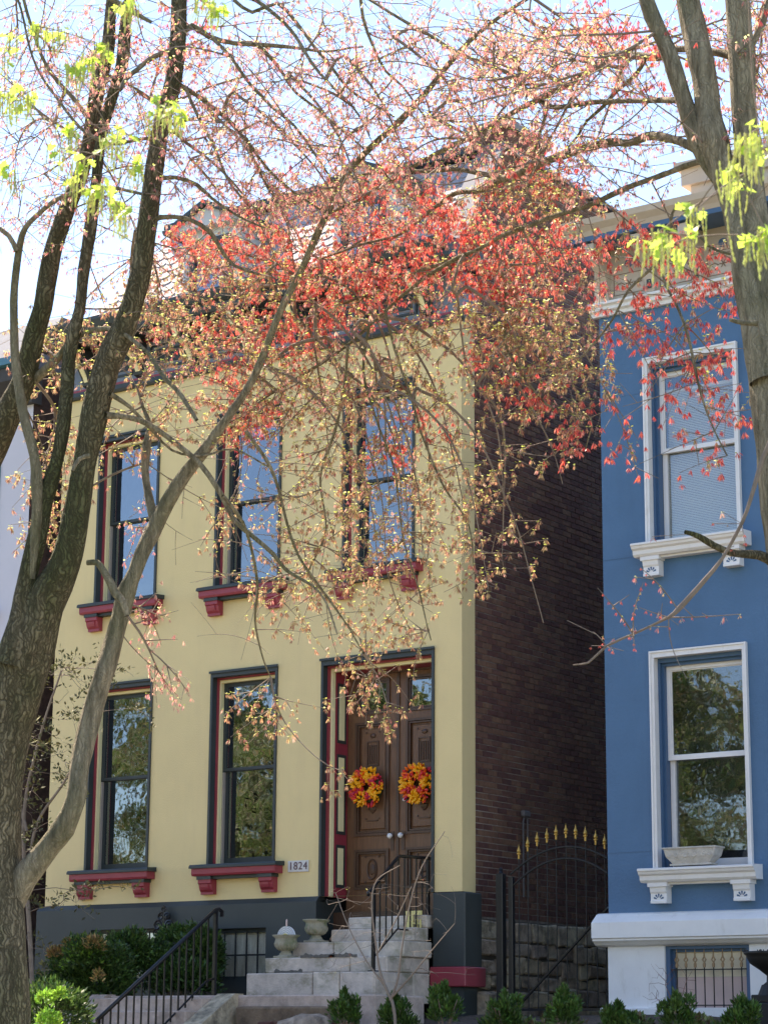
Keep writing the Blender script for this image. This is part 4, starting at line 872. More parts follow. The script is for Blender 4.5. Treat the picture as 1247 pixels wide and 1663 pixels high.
tz = [(842, 1371), (856.2, 1358.5), (871.5, 1350.2), (887.4, 1344.3), (902.2, 1339.3), (918.2, 1336.7), (933.9, 1338.2), (949.8, 1341.5), (966.4, 1347.6), (981, 1354.1)]
sp_prof = [(0.001, 0), (0.011, 0.004), (0.012, 0.05), (0.024, 0.058), (0.024, 0.068), (0.011, 0.075), (0.018, 0.082), (0.024, 0.092), (0.006, 0.14), (0.001, 0.175)]
for u0, v0 in tz:
    q = gp(u0, v0)
    m = MB(); m.tube([(q.x, gy_, 1.95), (q.x, gy_, q.z-0.17)], 0.0075, 6); m.build('bar', IRON_R, GT)
    m = MB(); m.lathe([(r_, z_) for r_, z_ in sp_prof], (q.x, gy_, q.z-0.175), 8); m.build('spear_point', GOLD, GT)
m = MB(); m.tube([gp(836, 1640), gp(987, 1474)], 0.018, 6); m.build('brace', IRON, GT)
m = MB(); m.box(gp(829, 1500).x, 1.97, gy_-0.012, gy_+0.012, 1.92, 1.95); m.build('bottom_rail', IRON, GT)

# ================================================================== STREET TREES
def catmull(P, step=0.07):
    """P: (n,4) x,y,z,r -> resampled smooth"""
    P = np.asarray(P, float); Q = np.vstack([2*P[0]-P[1], P, 2*P[-1]-P[-2]]); out = []
    for i in range(1, len(Q)-2):
        p0, p1, p2, p3 = Q[i-1], Q[i], Q[i+1], Q[i+2]
        n = max(2, int(np.linalg.norm(p2[:3]-p1[:3])/step))
        for k in range(n):
            t = k/n
            out.append(0.5*((2*p1)+(-p0+p2)*t+(2*p0-5*p1+4*p2-p3)*t*t+(-p0+3*p1-3*p2+p3)*t**3))
    out.append(P[-1]); out = np.array(out); out[:, 3] = np.maximum(out[:, 3], 0.003); return out
def limb_pts(pts, y0, y1, step=0.07):
    n = len(pts); P = []
    for i, (u, v, w_) in enumerate(pts):
        w_ = w_*(0.94 if w_ > 25 else 1.0)
        yy = y0+(y1-y0)*i/max(1, n-1); p = py(u, v, yy); P.append((*p, w_/2*depth(p)/FPX))
    return catmull(P, step)
def bark_tube(name, S, material, parent, n=16, rough=0.10, seed=0.0):
    S = np.asarray(S); V = []; F_ = []; last = None; m_ = len(S)
    for i in range(m_):
        p = Vector(S[i, :3]); t = Vector(S[min(i+1, m_-1), :3]-S[max(i-1, 0), :3]).normalized()
        a = (last-t*last.dot(t)).normalized() if last is not None else (Vector((1, 0, 0))-t*t.x).normalized(); last = a; b = t.cross(a)
        for k in range(n):
            an = 2*math.pi*k/n; r = S[i, 3]; d = math.cos(an)*a+math.sin(an)*b
            q = p+d*r
            if rough > 0:
                lum = mnoise.noise(Vector((d.x*1.4+seed, d.y*1.4, q.z*2.2+q.x)))*0.9+mnoise.noise(Vector((q.x*7, q.y*7, q.z*6+seed)))*0.35
                fur = abs(mnoise.noise(Vector((d.x*6+seed, d.y*6, q.z*1.6+q.x*2))))
                r = r*(1+rough*lum)-(rough*0.9*r*(0.35-fur) if n >= 24 and fur < 0.35 else 0)
            V.append(tuple(p+d*r))
    for i in range(m_-1):
        for k in range(n):
            a0 = i*n+k; a1 = i*n+(k+1) % n; F_.append((a0, a1, a1+n, a0+n))
    return npmesh(name, V, F_, material, parent, smooth=True)

LY = -11.5
rng = np.random.default_rng(4)
TREES = [
 ('maple_tree', 'mossy dark trunked maple at the left with a pale limb crossing the yellow house', (py(0, 1663, LY)[0]-0.02, LY, 0.1)),
 ('maple_tree', 'pale barked maple at the right edge with three upright stems', (py(1330, 1663, LY)[0], LY, 0.1)),
 ('maple_tree', 'maple whose grey stem leans in from beyond the left edge', (py(-190, 1663, LY)[0], LY, 0.1)),
]
troot = [empty(n, l, lab, 'tree', 'maple trees along the kerb') for n, lab, l in TREES]
tA, tB, tL = troot
# (tree, kind, thickness sides, y start, y end, points(u,v,width px))
LIMBS = [
 (0, 'trunk', BARK_D, 40, LY, LY, [(-2, 1640, 112), (-4, 1540, 100), (-8, 1440, 98), (-8, 1350, 88), (-2, 1260, 88), (10, 1180, 92), (30, 1110, 94), (50, 1040, 90), (72, 980, 74), (100, 930, 56), (116, 880, 50), (127, 820, 45), (136, 760, 41), (148, 700, 46), (162, 640, 47), (176, 590, 47), (192, 555, 47), (212, 505, 38), (229, 440, 37), (236, 390, 35), (243, 340, 35), (252, 270, 32), (263, 200, 29), (282, 130, 30), (290, 60, 28), (291, 0, 28), (296, -90, 24), (310, -200, 18)]),
 (0, 'limb', BARK_D, 20, LY-0.12, LY, [(18, 1080, 60), (30, 1030, 44), (40, 970, 36), (52, 915, 33), (68, 835, 30), (92, 750, 22), (101, 703, 22), (108, 640, 22), (111, 585, 22), (122, 540, 20), (129, 500, 18), (133, 465, 18), (142, 400, 21), (153, 340, 19), (158, 270, 17), (170, 200, 18), (184, 150, 18), (199, 100, 20), (204, 40, 18), (210, 0, 18), (216, -90, 16)]),
 (0, 'limb', BARK, 14, LY-0.12, LY-0.45, [(52, 940, 10), (57, 880, 15), (61, 810, 18), (60, 760, 18), (52, 720, 17), (37, 665, 16), (29, 600, 15), (22, 530, 13), (27, 450, 12), (33, 400, 12), (42, 372, 9), (60, 350, 8), (90, 325, 7), (130, 312, 7), (180, 305, 6), (235, 316, 5)]),
 (0, 'limb', BARK, 8, LY-0.35, LY-0.5, [(28, 408, 9), (15, 383, 8), (-10, 365, 7), (-40, 340, 6)]),
 (0, 'limb', BARK, 26, LY+0.05, LY+0.9, [(-8, 1500, 66), (14, 1466, 64), (40, 1428, 50), (70, 1388, 40), (103, 1345, 39), (124, 1300, 36), (132, 1245, 32), (139, 1200, 37), (148, 1160, 37), (161, 1120, 34), (174, 1080, 33), (185, 1040, 32), (196, 1000, 32), (206, 960, 32), (220, 930, 27), (231, 900, 28), (246, 868, 30), (260, 838, 28), (280, 802, 25), (302, 770, 22), (330, 735, 19), (362, 688, 15), (398, 635, 13), (428, 575, 12), (455, 505, 12), (492, 432, 12), (528, 355, 12), (558, 290, 12), (600, 240, 11), (650, 195, 11), (700, 140, 10), (750, 78, 8), (800, 35, 7), (862, -5, 6)]),
 (0, 'limb', BARK, 12, LY+0.5, LY+0.7, [(252, 850, 16), (240, 800, 14), (236, 765, 13), (240, 720, 15), (244, 690, 9), (232, 660, 5)]),
 (0, 'limb', BARK, 12, LY+0.2, LY+0.1, [(207, 1000, 8), (200, 978, 13), (188, 962, 14), (180, 945, 13), (168, 926, 11), (158, 914, 11), (142, 914, 9)]),
 (0, 'limb', BARK, 12, LY+0.05, LY-0.1, [(56, 618, 15), (72, 604, 16), (95, 582, 14), (116, 553, 12), (135, 542, 11), (160, 535, 10), (190, 536, 8), (215, 552, 7), (240, 572, 6), (263, 605, 7), (290, 635, 8), (320, 682, 6)]),
 (0, 'limb', BARK, 10, LY, LY+1.1, [(172, 675, 12), (195, 676, 9), (225, 682, 9), (255, 697, 9), (290, 722, 9), (328, 756, 9), (362, 805, 9), (380, 845, 8), (415, 875, 8), (445, 900, 7), (465, 925, 6), (520, 962, 4), (548, 1030, 3)]),
 (0, 'limb', BARK, 8, LY, LY+0.8, [(180, 640, 9), (210, 660, 6), (240, 690, 5), (280, 730, 4), (330, 740, 4), (380, 730, 3), (440, 760, 3)]),
 (0, 'limb', BARK, 8, LY, LY+0.6, [(290, 60, 13), (312, 42, 11), (340, 60, 9), (380, 70, 8), (425, 74, 8), (480, 78, 6), (530, 84, 4), (590, 76, 3)]),
 (0, 'limb', BARK, 8, LY, LY+0.9, [(285, 135, 10), (310, 148, 8), (335, 165, 7), (375, 198, 7), (400, 230, 6), (420, 275, 5), (450, 330, 3)]),
 (0, 'limb', BARK, 8, LY, LY+0.4, [(250, 292, 9), (285, 288, 7), (320, 300, 7), (345, 322, 5), (385, 350, 4), (430, 370, 3)]),
 (0, 'limb', BARK, 8, LY, LY-0.3, [(292, 78, 10), (250, 92, 9), (225, 112, 8), (205, 128, 9), (196, 145, 7)]),
 (0, 'limb', BARK, 8, LY, LY+0.5, [(248, 355, 9), (280, 352, 8), (310, 357, 7), (340, 375, 8), (356, 400, 7), (380, 430, 5), (420, 445, 4)]),
 (0, 'limb', BARK, 8, LY, LY+0.2, [(296, -60, 10), (360, -30, 8), (430, 10, 7), (480, 60, 6), (520, 120, 5), (570, 170, 4), (600, 220, 3)]),
 (0, 'limb', BARK, 8, LY-0.2, LY-0.6, [(270, 240, 7), (240, 225, 6), (180, 235, 6), (140, 215, 6), (110, 180, 5), (60, 110, 4), (30, 0, 4)]),
 (0, 'limb', BARK, 6, LY+.1, LY+0.8, [(420, 74, 7), (450, 105, 6), (480, 150, 5), (515, 178, 5), (560, 215, 4), (610, 262, 3), (640, 300, 2)]),
 (0, 'limb', BARK, 6, LY-.1, LY+0.3, [(345, 62, 7), (375, 92, 6), (405, 135, 6), (440, 172, 5), (478, 205, 5), (520, 262, 4), (560, 330, 3)]),
 (0, 'limb', BARK, 6, LY, LY+0.6, [(380, 0, 7), (410, 20, 7), (450, 5, 6), (480, 35, 6), (505, 72, 5), (540, 110, 5), (575, 150, 4), (640, 190, 3)]),
 (0, 'limb', BARK, 6, LY, LY+0.6, [(400, 225, 6), (420, 255, 5), (450, 290, 5), (485, 318, 4), (520, 340, 3)]),
 (0, 'limb', BARK, 6, LY, LY+0.3, [(300, 140, 6), (320, 185, 6), (345, 235, 5), (370, 290, 5), (400, 330, 4), (420, 350, 3)]),
 (0, 'limb', BARK, 6, LY+.5, LY+1.1, [(583, -30, 7), (590, 30, 6), (605, 75, 5), (625, 115, 5), (655, 140, 4), (690, 190, 3)]),
 (0, 'limb', BARK, 6, LY+.4, LY+1.6, [(362, 805, 7), (395, 850, 6), (412, 910, 5), (418, 960, 5), (415, 1010, 4), (425, 1060, 3), (440, 1100, 2)]),
 (0, 'limb', BARK, 6, LY+.4, LY+1.6, [(400, 700, 6), (440, 760, 6), (462, 830, 5), (485, 900, 5), (520, 950, 4), (560, 1010, 3), (590, 1060, 2)]),
 (1, 'limb', BARK, 6, LY+.9, LY+1.8, [(565, 560, 6), (560, 620, 5), (545, 700, 5), (520, 780, 4), (530, 860, 3), (500, 930, 3)]),
 (1, 'limb', BARK, 6, LY+1.2, LY+1.9, [(625, 505, 6), (645, 580, 5), (670, 650, 5), (690, 720, 4), (720, 790, 4), (760, 850, 3), (770, 930, 2)]),
 (1, 'limb', BARK, 6, LY+1.2, LY+1.9, [(600, 525, 5), (590, 600, 5), (610, 680, 4), (640, 760, 4), (650, 850, 3), (680, 960, 3), (700, 1040, 2)]),
 (1, 'limb', BARK, 8, LY+.6, LY+0.6, [(868, 160, 8), (828, 120, 8), (790, 105, 7), (745, 86, 7), (693, 55, 6), (645, 28, 5), (600, 0, 4)]),
 (0, 'limb', BARK, 6, LY-0.2, LY-0.3, [(146, 740, 9), (130, 745, 8), (118, 765, 5)]),
 (2, 'trunk', BARK_D, 24, LY, LY, [(-190, 1640, 120), (-180, 1450, 100), (-150, 1250, 92), (-110, 1000, 84), (-50, 800, 74), (-10, 715, 60), (22, 655, 48), (42, 610, 40), (57, 540, 36), (69, 500, 34), (78, 450, 33), (89, 400, 31), (110, 340, 29), (131, 288, 26), (145, 230, 23), (153, 180, 27), (160, 140, 26), (176, 80, 22), (180, 20, 18), (186, -60, 16)]),
 (2, 'limb', BARK, 8, LY, LY-0.5, [(150, 200, 9), (120, 160, 7), (85, 120, 6), (60, 70, 5), (40, 0, 5), (30, -60, 4)]),
 (1, 'trunk', BARK, 36, LY, LY, [(1330, 1640, 150), (1325, 1400, 125), (1310, 1100, 115), (1290, 850, 108), (1262, 640, 96), (1240, 500, 84), (1226, 400, 66), (1218, 330, 52), (1213, 250, 44), (1208, 180, 44), (1204, 100, 45), (1199, 40, 44), (1196, 0, 44), (1190, -90, 38)]),
 (1, 'limb', BARK, 26, LY-0.1, LY-0.05, [(1244, 620, 60), (1222, 500, 50), (1205, 410, 40), (1188, 345, 38), (1174, 285, 42), (1160, 235, 50), (1150, 180, 45), (1142, 120, 45), (1129, 60, 42), (1115, 0, 42), (1100, -90, 36)]),
 (1, 'limb', BARK, 18, LY-0.05, LY-0.2, [(1168, 290, 30), (1142, 250, 32), (1124, 205, 32), (1108, 155, 31), (1090, 100, 28), (1067, 50, 25), (1050, 0, 24), (1030, -80, 20)]),
 (1, 'limb', BARK, 14, LY, LY+0.9, [(1200, 92, 18), (1178, 88, 15), (1140, 82, 12), (1100, 80, 12), (1070, 94, 13), (1040, 92, 14), (1000, 90, 13), (965, 110, 12), (925, 134, 11), (885, 157, 10), (850, 174, 9), (820, 190, 9), (765, 222, 8), (700, 255, 7), (640, 290, 6), (590, 320, 5), (520, 355, 4)]),
 (1, 'limb', BARK, 8, LY+0.25, LY+0.8, [(1046, 98, 8), (1032, 122, 7), (1003, 146, 7), (978, 172, 7), (952, 196, 5), (938, 220, 4), (910, 250, 3)]),
 (1, 'limb', BARK, 10, LY-0.05, LY+0.8, [(1105, 163, 12), (1080, 162, 10), (1040, 163, 9), (980, 166, 9), (930, 171, 8), (895, 175, 8), (868, 160, 6), (840, 150, 4), (800, 130, 3)]),
 (1, 'limb', BARK, 6, LY+0.5, LY+0.7, [(888, 175, 6), (882, 200, 6), (868, 240, 5), (862, 280, 4), (855, 320, 3)]),
 (1, 'limb', BARK, 14, LY, LY+1.3, [(1160, 262, 20), (1132, 245, 15), (1104, 230, 14), (1072, 222, 14), (1048, 222, 15), (1020, 233, 13), (990, 231, 13), (950, 240, 13), (900, 256, 13), (858, 274, 13), (822, 290, 12), (790, 284, 9), (740, 276, 7), (680, 278, 6), (600, 282, 4), (540, 300, 3)]),
 (1, 'limb', BARK, 8, LY+1.1, LY+1.5, [(820, 288, 9), (780, 310, 8), (740, 314, 8), (700, 340, 6), (650, 380, 5), (580, 400, 4), (520, 420, 3)]),
 (1, 'limb', BARK, 12, LY, LY+1.8, [(1160, 258, 12), (1140, 262, 10), (1110, 270, 10), (1070, 286, 9), (1030, 301, 9), (990, 319, 9), (950, 336, 8), (900, 351, 8), (860, 366, 7), (820, 382, 7), (780, 402, 6), (730, 425, 7), (680, 458, 6), (625, 505, 5), (565, 560, 5), (500, 605, 5), (440, 640, 4), (390, 680, 3)]),
 (1, 'limb', BARK, 8, LY+1.4, LY+1.9, [(730, 425, 7), (680, 440, 6), (620, 470, 5), (560, 492, 5), (500, 520, 4), (430, 545, 3)]),
 (1, 'limb', BARK, 8, LY+1.3, LY+1.9, [(800, 395, 6), (812, 430, 6), (822, 480, 6), (820, 560, 5), (838, 590, 5), (870, 640, 4), (905, 668, 4), (960, 678, 3), (950, 730, 2)]),
 (1, 'limb', BARK, 6, LY+0.1, LY+0.4, [(1240, 420, 7), (1150, 400, 4), (1100, 330, 5), (1083, 400, 5), (1068, 425, 6), (1020, 470, 5), (992, 520, 4), (960, 560, 4), (940, 585, 3)]),
 (1, 'limb', BARK, 6, LY+0.1, LY+0.3, [(1090, 350, 5), (1075, 440, 5), (1100, 500, 5), (1118, 550, 5), (1132, 620, 5), (1150, 680, 3), (1180, 740, 3)]),
 (1, 'limb', BARK_D, 12, LY, LY-0.5, [(1300, 950, 30), (1247, 908, 18), (1220, 900, 15), (1190, 898, 13), (1160, 886, 12), (1135, 872, 10), (1112, 864, 7)]),
 (1, 'limb', TWIG, 8, LY-0.2, LY-0.6, [(1300, 650, 12), (1250, 720, 8), (1224, 790, 7), (1205, 850, 6), (1175, 905, 6), (1145, 940, 8), (1118, 970, 9), (1100, 990, 9), (1085, 1003, 5), (1030, 1030, 4), (985, 1050, 4), (955, 1078, 3), (930, 1080, 2)]),
 (1, 'limb', BARK, 8, LY, LY+0.2, [(1205, 95, 14), (1222, 68, 13), (1238, 35, 12), (1250, -10, 11)]),
 (1, 'limb', BARK, 6, LY-0.3, LY-0.35, [(1230, 525, 9), (1205, 524, 8), (1184, 519, 6)]),
]
_rd = random.Random(23)
for k in range(20):   # long thin branches arching out and drooping in front of the facade
    u, v = _rd.uniform(400, 800), _rd.uniform(430, 640); ln = _rd.uniform(220, 430)*(0.7 if u > 700 else 1); dx = _rd.uniform(0.15, 0.55); y0_ = LY+_rd.uniform(1.2, 2.0); P_ = []
    for j in range(8):
        t = j/7; P_.append((u+ln*(dx*t+0.25*t*(1-t))+8*math.sin(5*t+k), v+ln*(0.25*t+0.72*t*t), 4.4*(1-t)**0.8+1.1))
    LIMBS.append((1 if u > 560 else 0, 'spray', TWIG, 5, y0_-0.2, y0_+0.3, P_))
for (u, v, a_, ln) in ((330, 170, 55, 260), (380, 150, 48, 300), (470, 120, 60, 260), (560, 90, 62, 240), (640, 60, 50, 260), (300, 230, 50, 230), (90, 200, -50, 200), (170, 120, -40, 180), (700, 190, 40, 200), (930, 150, 120, 180), (860, 120, 130, 200), (1010, 110, 115, 180)):
    P_ = []
    for j in range(8):
        t = j/7; an = R(a_-25+45*t); P_.append((u+ln*t*math.cos(R(a_))+14*math.sin(3*t), v+ln*t*abs(math.sin(R(a_)))+22*t*t-16*math.sin(math.pi*t), 4.6*(1-t)**0.8+1.1))
    LIMBS.append((1 if u > 640 else 0, 'spray', TWIG, 5, LY+_rd.uniform(0, .5), LY+_rd.uniform(.3, 1.0), P_))
nodes, npar, nrad, ntree, npath = [], [], [], [], []
for (ti, nm, mt_, nsd, ya, yb, pts) in LIMBS:
    S = limb_pts(pts, ya, yb)
    if nm == 'spray':      # fasten it to the nearest limb already standing
        nm = 'limb'; ar = np.array(nodes); d = np.linalg.norm(ar-S[0, :3], axis=1)+0.6*np.maximum(0, ar[:, 2]-S[0, 2]-0.3); j = int(d.argmin()); q = ar[j]; ti = ntree[j]; md_ = (q+S[0, :3])/2+np.array([0, 0, 0.05])
        S = np.vstack([catmull([(*q, S[0, 3]*1.3), (*md_, S[0, 3]*1.15), tuple(S[0])])[:-1], S])
    if nm == 'trunk':
        base = np.array([[S[0, 0]-0.01, LY, 0.0, S[0, 3]*1.35], [S[0, 0], LY, 0.5, S[0, 3]*1.05]]); S = np.vstack([base, S])
        S = catmull(S[::1], 0.06) if False else S
    wig = 0.012 if nm == 'limb' else 0.0
    if wig:
        for i in range(1, len(S)-1):
            q = S[i, :3]; k = min(1.0, i/8)
            S[i, :3] += k*wig*np.array([mnoise.noise(Vector(q*3.1)), mnoise.noise(Vector(q*3.1+7)), mnoise.noise(Vector(q*3.1+19))])
            S[i, 3] *= 1+0.12*mnoise.noise(Vector(q*6))
    if pts[-1][1] < -50 and nm != 'x':      # stems go on growing above the picture
        e = S[-1]; dr = e[:3]-S[-6][:3]; dr /= np.linalg.norm(dr); top = [tuple(e)]
        for j_ in range(1, 5): top.append((*(e[:3]+dr*0.55*j_+np.array([0.03*j_*math.sin(j_*2+ti), 0.05*j_, 0.06*j_])), max(0.006, e[3]*(1-j_/4.6))))
        S = np.vstack([S[:-1], catmull(top)])
    bark_tube(nm, S, mt_, troot[ti], n=nsd, rough=(0.19 if nsd == 26 else 0.12) if nsd >= 12 else 0.06, seed=ti*3.1)
    small = S[:, 3] < 0.045
    for i in range(0, len(S), 2):
        if S[i, 2] < 2.5: continue
        if nm == 'trunk' and S[i, 2] < 5: continue
        nodes.append(S[i, :3]); npar.append(-1); nrad.append(S[i, 3]); ntree.append(ti); npath.append(0.0 if small[i] else (0.9 if S[i, 3] > 0.07 else 0.3))

# ---- flower masses seen in the photograph: centre, spread, number, colour mix (red, tan, pink), y depth mean, spread
BL = [
 (620, 430, 230, 80, 330, 'R', -9.7, .7), (400, 400, 110, 60, 130, 'R', -9.9, .7), (420, 540, 130, 50, 150, 'R', -9.8, .6), (740, 370, 120, 55, 150, 'R', -9.8, .7),
 (850, 440, 110, 70, 130, 'R', -9.8, .7), (600, 330, 150, 60, 100, 'R', -10.2, .8), (380, 650, 80, 50, 40, 'R', -9.8, .5), (640, 700, 60, 60, 14, 'R', -9.8, .4), (840, 610, 60, 60, 22, 'R', -9.9, .4), (930, 650, 40, 60, 14, 'R', -9.9, .4),
 (330, 480, 150, 70, 240, 'T', -10.2, .8), (200, 560, 100, 90, 130, 'T', -10.8, .8), (70, 560, 70, 60, 50, 'T', -11.2, .5), (90, 740, 60, 130, 130, 'T', -10.9, .5), (240, 700, 80, 60, 55, 'T', -10.8, .5),
 (420, 650, 150, 80, 190, 'T', -9.9, .7), (600, 640, 200, 90, 230, 'T', -9.8, .7), (620, 800, 150, 110, 250, 'T', -9.6, .6), (600, 930, 120, 90, 170, 'T', -9.5, .5),
 (600, 1050, 90, 45, 60, 'T', -9.5, .3), (600, 1130, 70, 50, 26, 'T', -9.6, .2), (625, 1170, 25, 28, 9, 'T', -9.6, .15), (420, 1160, 75, 45, 34, 'T', -9.9, .2), (560, 1280, 30, 40, 8, 'T', -9.8, .1), (470, 950, 90, 80, 60, 'T', -9.7, .5),
 (430, 830, 110, 100, 80, 'T', -9.9, .6), (870, 560, 90, 90, 170, 'T', -9.8, .6), (800, 530, 120, 60, 120, 'T', -9.8, .6), (930, 600, 50, 90, 45, 'T', -9.8, .5), (790, 830, 50, 110, 60, 'T', -9.7, .4), (770, 940, 22, 50, 14, 'T', -9.7, .2), (850, 880, 35, 55, 12, 'T', -9.7, .3), (720, 800, 60, 120, 70, 'T', -9.6, .5), (870, 720, 60, 60, 22, 'T', -9.8, .4), (980, 640, 30, 60, 12, 'T', -10.0, .3),
 (600, 600, 330, 130, 160, 'T', -10.2, .9), (860, 320, 110, 50, 90, 'T', -10.3, .7), (880, 290, 80, 60, 50, 'R', -10.3, .7),
 (270, 1100, 50, 40, 9, 'P', -10.8, .2), (240, 1010, 50, 50, 8, 'P', -10.8, .2), (60, 850, 40, 60, 20, 'T', -11.2, .2), (230, 870, 25, 60, 8, 'P', -10.9, .1),
 (420, 130, 300, 140, 190, 'P', -11.0, 1.3), (650, 120, 250, 120, 130, 'P', -11.0, 1.2), (880, 90, 160, 80, 170, 'P', -10.9, 1.2), (960, 60, 140, 60, 70, 'R', -10.9, 1.0), (130, 120, 180, 150, 150, 'P', -11.4, 1.0), (90, 330, 110, 90, 45, 'P', -11.4, .8), (330, 230, 120, 90, 70, 'P', -11.2, .9),
 (520, 240, 220, 80, 110, 'P', -10.8, 1.0), (800, 220, 160, 70, 90, 'P', -10.6, 1.0), (980, 240, 110, 80, 50, 'P', -10.8, 1.0), (1130, 60, 110, 80, 40, 'R', -11.3, .8), (1230, 110, 40, 140, 60, 'P', -11.0, .6), (1150, 100, 80, 120, 30, 'P', -10.8, .8),
 (500, 330, 180, 50, 90, 'P', -10.6, .9), (740, 350, 26, 20, 11, 'R', -9.7, .25), (760, 400, 26, 20, 11, 'R', -9.7, .25), (640, 455, 26, 20, 11, 'R', -9.7, .25), (690, 430, 26, 20, 11, 'R', -9.7, .25), (800, 440, 26, 20, 11, 'R', -9.7, .25), (850, 410, 26, 20, 11, 'R', -9.7, .25), (560, 500, 26, 20, 11, 'R', -9.7, .25), (600, 470, 26, 20, 11, 'R', -9.7, .25), (520, 540, 26, 20, 11, 'R', -9.7, .25), (430, 560, 26, 20, 11, 'R', -9.7, .25), (380, 600, 26, 20, 11, 'R', -9.7, .25), (390, 700, 26, 20, 11, 'R', -9.7, .25), (420, 690, 26, 20, 11, 'R', -9.7, .25), (610, 380, 26, 20, 11, 'R', -9.7, .25), (540, 400, 26, 20, 11, 'R', -9.7, .25), (330, 390, 26, 20, 11, 'R', -9.7, .25), (300, 370, 26, 20, 11, 'R', -9.7, .25), (460, 440, 26, 20, 11, 'R', -9.7, .25), (1000, 70, 26, 20, 11, 'R', -9.7, .25), (960, 30, 26, 20, 11, 'R', -9.7, .25), (640, 730, 26, 20, 11, 'R', -9.7, .25), (790, 570, 26, 20, 11, 'R', -9.7, .25), (700, 700, 26, 20, 11, 'R', -9.7, .25), (950, 410, 26, 20, 11, 'R', -9.7, .25), (900, 380, 26, 20, 11, 'R', -9.7, .25), (870, 650, 26, 20, 11, 'R', -9.7, .25), (930, 715, 26, 20, 11, 'R', -9.7, .25), (500, 470, 26, 20, 11, 'R', -9.7, .25), (650, 250, 26, 20, 11, 'R', -9.7, .25), (600, 300, 26, 20, 11, 'R', -9.7, .25), (700, 330, 26, 20, 11, 'R', -9.7, .25), (330, 430, 26, 20, 11, 'R', -9.7, .25), (370, 400, 26, 20, 11, 'R', -9.7, .25), (560, 430, 26, 20, 11, 'R', -9.7, .25), (820, 480, 26, 20, 11, 'R', -9.7, .25), (760, 450, 26, 20, 11, 'R', -9.7, .25), (560, 400, 260, 110, 110, 'P', -10.0, .8), (480, 620, 230, 110, 50, 'P', -9.9, .6), (880, 480, 120, 90, 40, 'P', -10.0, .6), (250, 420, 120, 100, 40, 'P', -10.8, .6), (290, 60, 90, 60, 50, 'R', -11.3, .7),
 (1040, 400, 90, 50, 70, 'R', -10.9, .4), (1130, 480, 90, 55, 60, 'R', -11.0, .4), (1000, 490, 60, 50, 26, 'R', -10.9, .4), (1180, 440, 60, 60, 34, 'R', -10.9, .4), (1100, 560, 80, 60, 34, 'R', -11.0, .3), (1120, 650, 90, 70, 26, 'R', -11.1, .3), (1000, 700, 40, 70, 12, 'R', -10.9, .3), (1150, 740, 70, 60, 14, 'R', -11.2, .3), (1190, 620, 60, 80, 20, 'R', -11.0, .3),
 (1190, 860, 45, 40, 12, 'R', -11.8, .1), (1040, 975, 70, 45, 40, 'R', -12.0, .1), (1000, 1035, 40, 24, 16, 'R', -12.1, .1), (1190, 990, 30, 30, 4, 'R', -12.0, .1), (1050, 860, 60, 60, 3, 'R', -11.8, .1),
]
AT, AK = [], []
for (u, v, su, sv, n, k, yd, ys) in BL:
    n = int(n*(4.2 if k == 'P' else (0.65 if u > 980 and k == 'R' else ((1.2 if su < 30 else 0.68) if k == 'R' else 1.1))))
    c = 0
    while c < n:
        a, b = rng.normal(0, 1, 2)
        if a*a+b*b > 4.0: continue
        uu, vv = u+a*su*0.62, v+b*sv*0.62
        if vv < -60 or uu < -60 or uu > 1310: continue
        yy = yd+rng.normal(0, ys*0.6); AT.append(py(uu, vv, yy)); AK.append(k); c += 1
for (u, v, su, sv, n, yd, ys) in ((500, 800, 160, 220, 170, -9.9, .7), (400, 150, 420, 160, 420, -11.0, 1.2), (900, 150, 300, 160, 330, -11.0, 1.1), (100, 200, 140, 220, 160, -11.4, .8), (560, 560, 300, 140, 260, -10.0, .8), (1080, 600, 130, 160, 70, -11.1, .4), (1060, 1000, 80, 60, 30, -12.0, .1), (330, 900, 120, 130, 50, -10.4, .5)):
    for c in range(n):
        uu, vv = u+rng.normal(0, su*.55), v+rng.normal(0, sv*.55)
        if vv > 1150: continue
        AT.append(py(uu, vv, yd+rng.normal(0, ys*.6))); AK.append('N')
AT = np.array(AT); AK = np.array(AK); nA = len(AT)
print('attractors', nA)
N = np.array(nodes); Pth = list(npath); POS = [tuple(p) for p in nodes]; PAR = list(npar); TR = list(ntree); RAD = list(nrad); n_limb = len(POS)
AL = 0.35
best = np.full(nA, 1e9); bi = np.zeros(nA, int)
for i in range(n_limb):
    d = AT-N[i]; c = np.sqrt((d*d).sum(1))+AL*Pth[i]
    # growth downwards from a limb is easier than upwards
    c += np.where(d[:, 2] > 0, 0.25*np.abs(d[:, 2]), 0)
    k = c < best; best[k] = c[k]; bi[k] = i
done = np.zeros(nA, bool); tipnode = np.zeros(nA, int)
for it in range(nA):
    bb = np.where(done, 1e9, best); a = int(bb.argmin()); done[a] = True; j = int(bi[a])
    p0 = np.array(POS[j]); p1 = AT[a]; L_ = np.linalg.norm(p1-p0)
    ns = max(1, int(L_/0.085)); ns = min(ns, 22)
    mid = (p0+p1)/2+rng.normal(0, 0.09, 3)*L_+np.array([0, 0, 0.13*L_])
    prev = j; pl = Pth[j]
    for s_ in range(1, ns+1):
        t = s_/ns; q = (1-t)**2*p0+2*t*(1-t)*mid+t*t*p1
        if s_ < ns: q = q+rng.normal(0, 0.006, 3)
        POS.append(tuple(q)); PAR.append(prev); TR.append(TR[j]); RAD.append(0); pl += L_/ns; Pth.append(pl); prev = len(POS)-1
        d = AT-q; c = np.sqrt((d*d).sum(1))+AL*pl+np.where(d[:, 2] > 0, 0.25*np.abs(d[:, 2]), 0)
        k = (c < best) & ~done; best[k] = c[k]; bi[k] = prev
    tipnode[a] = prev
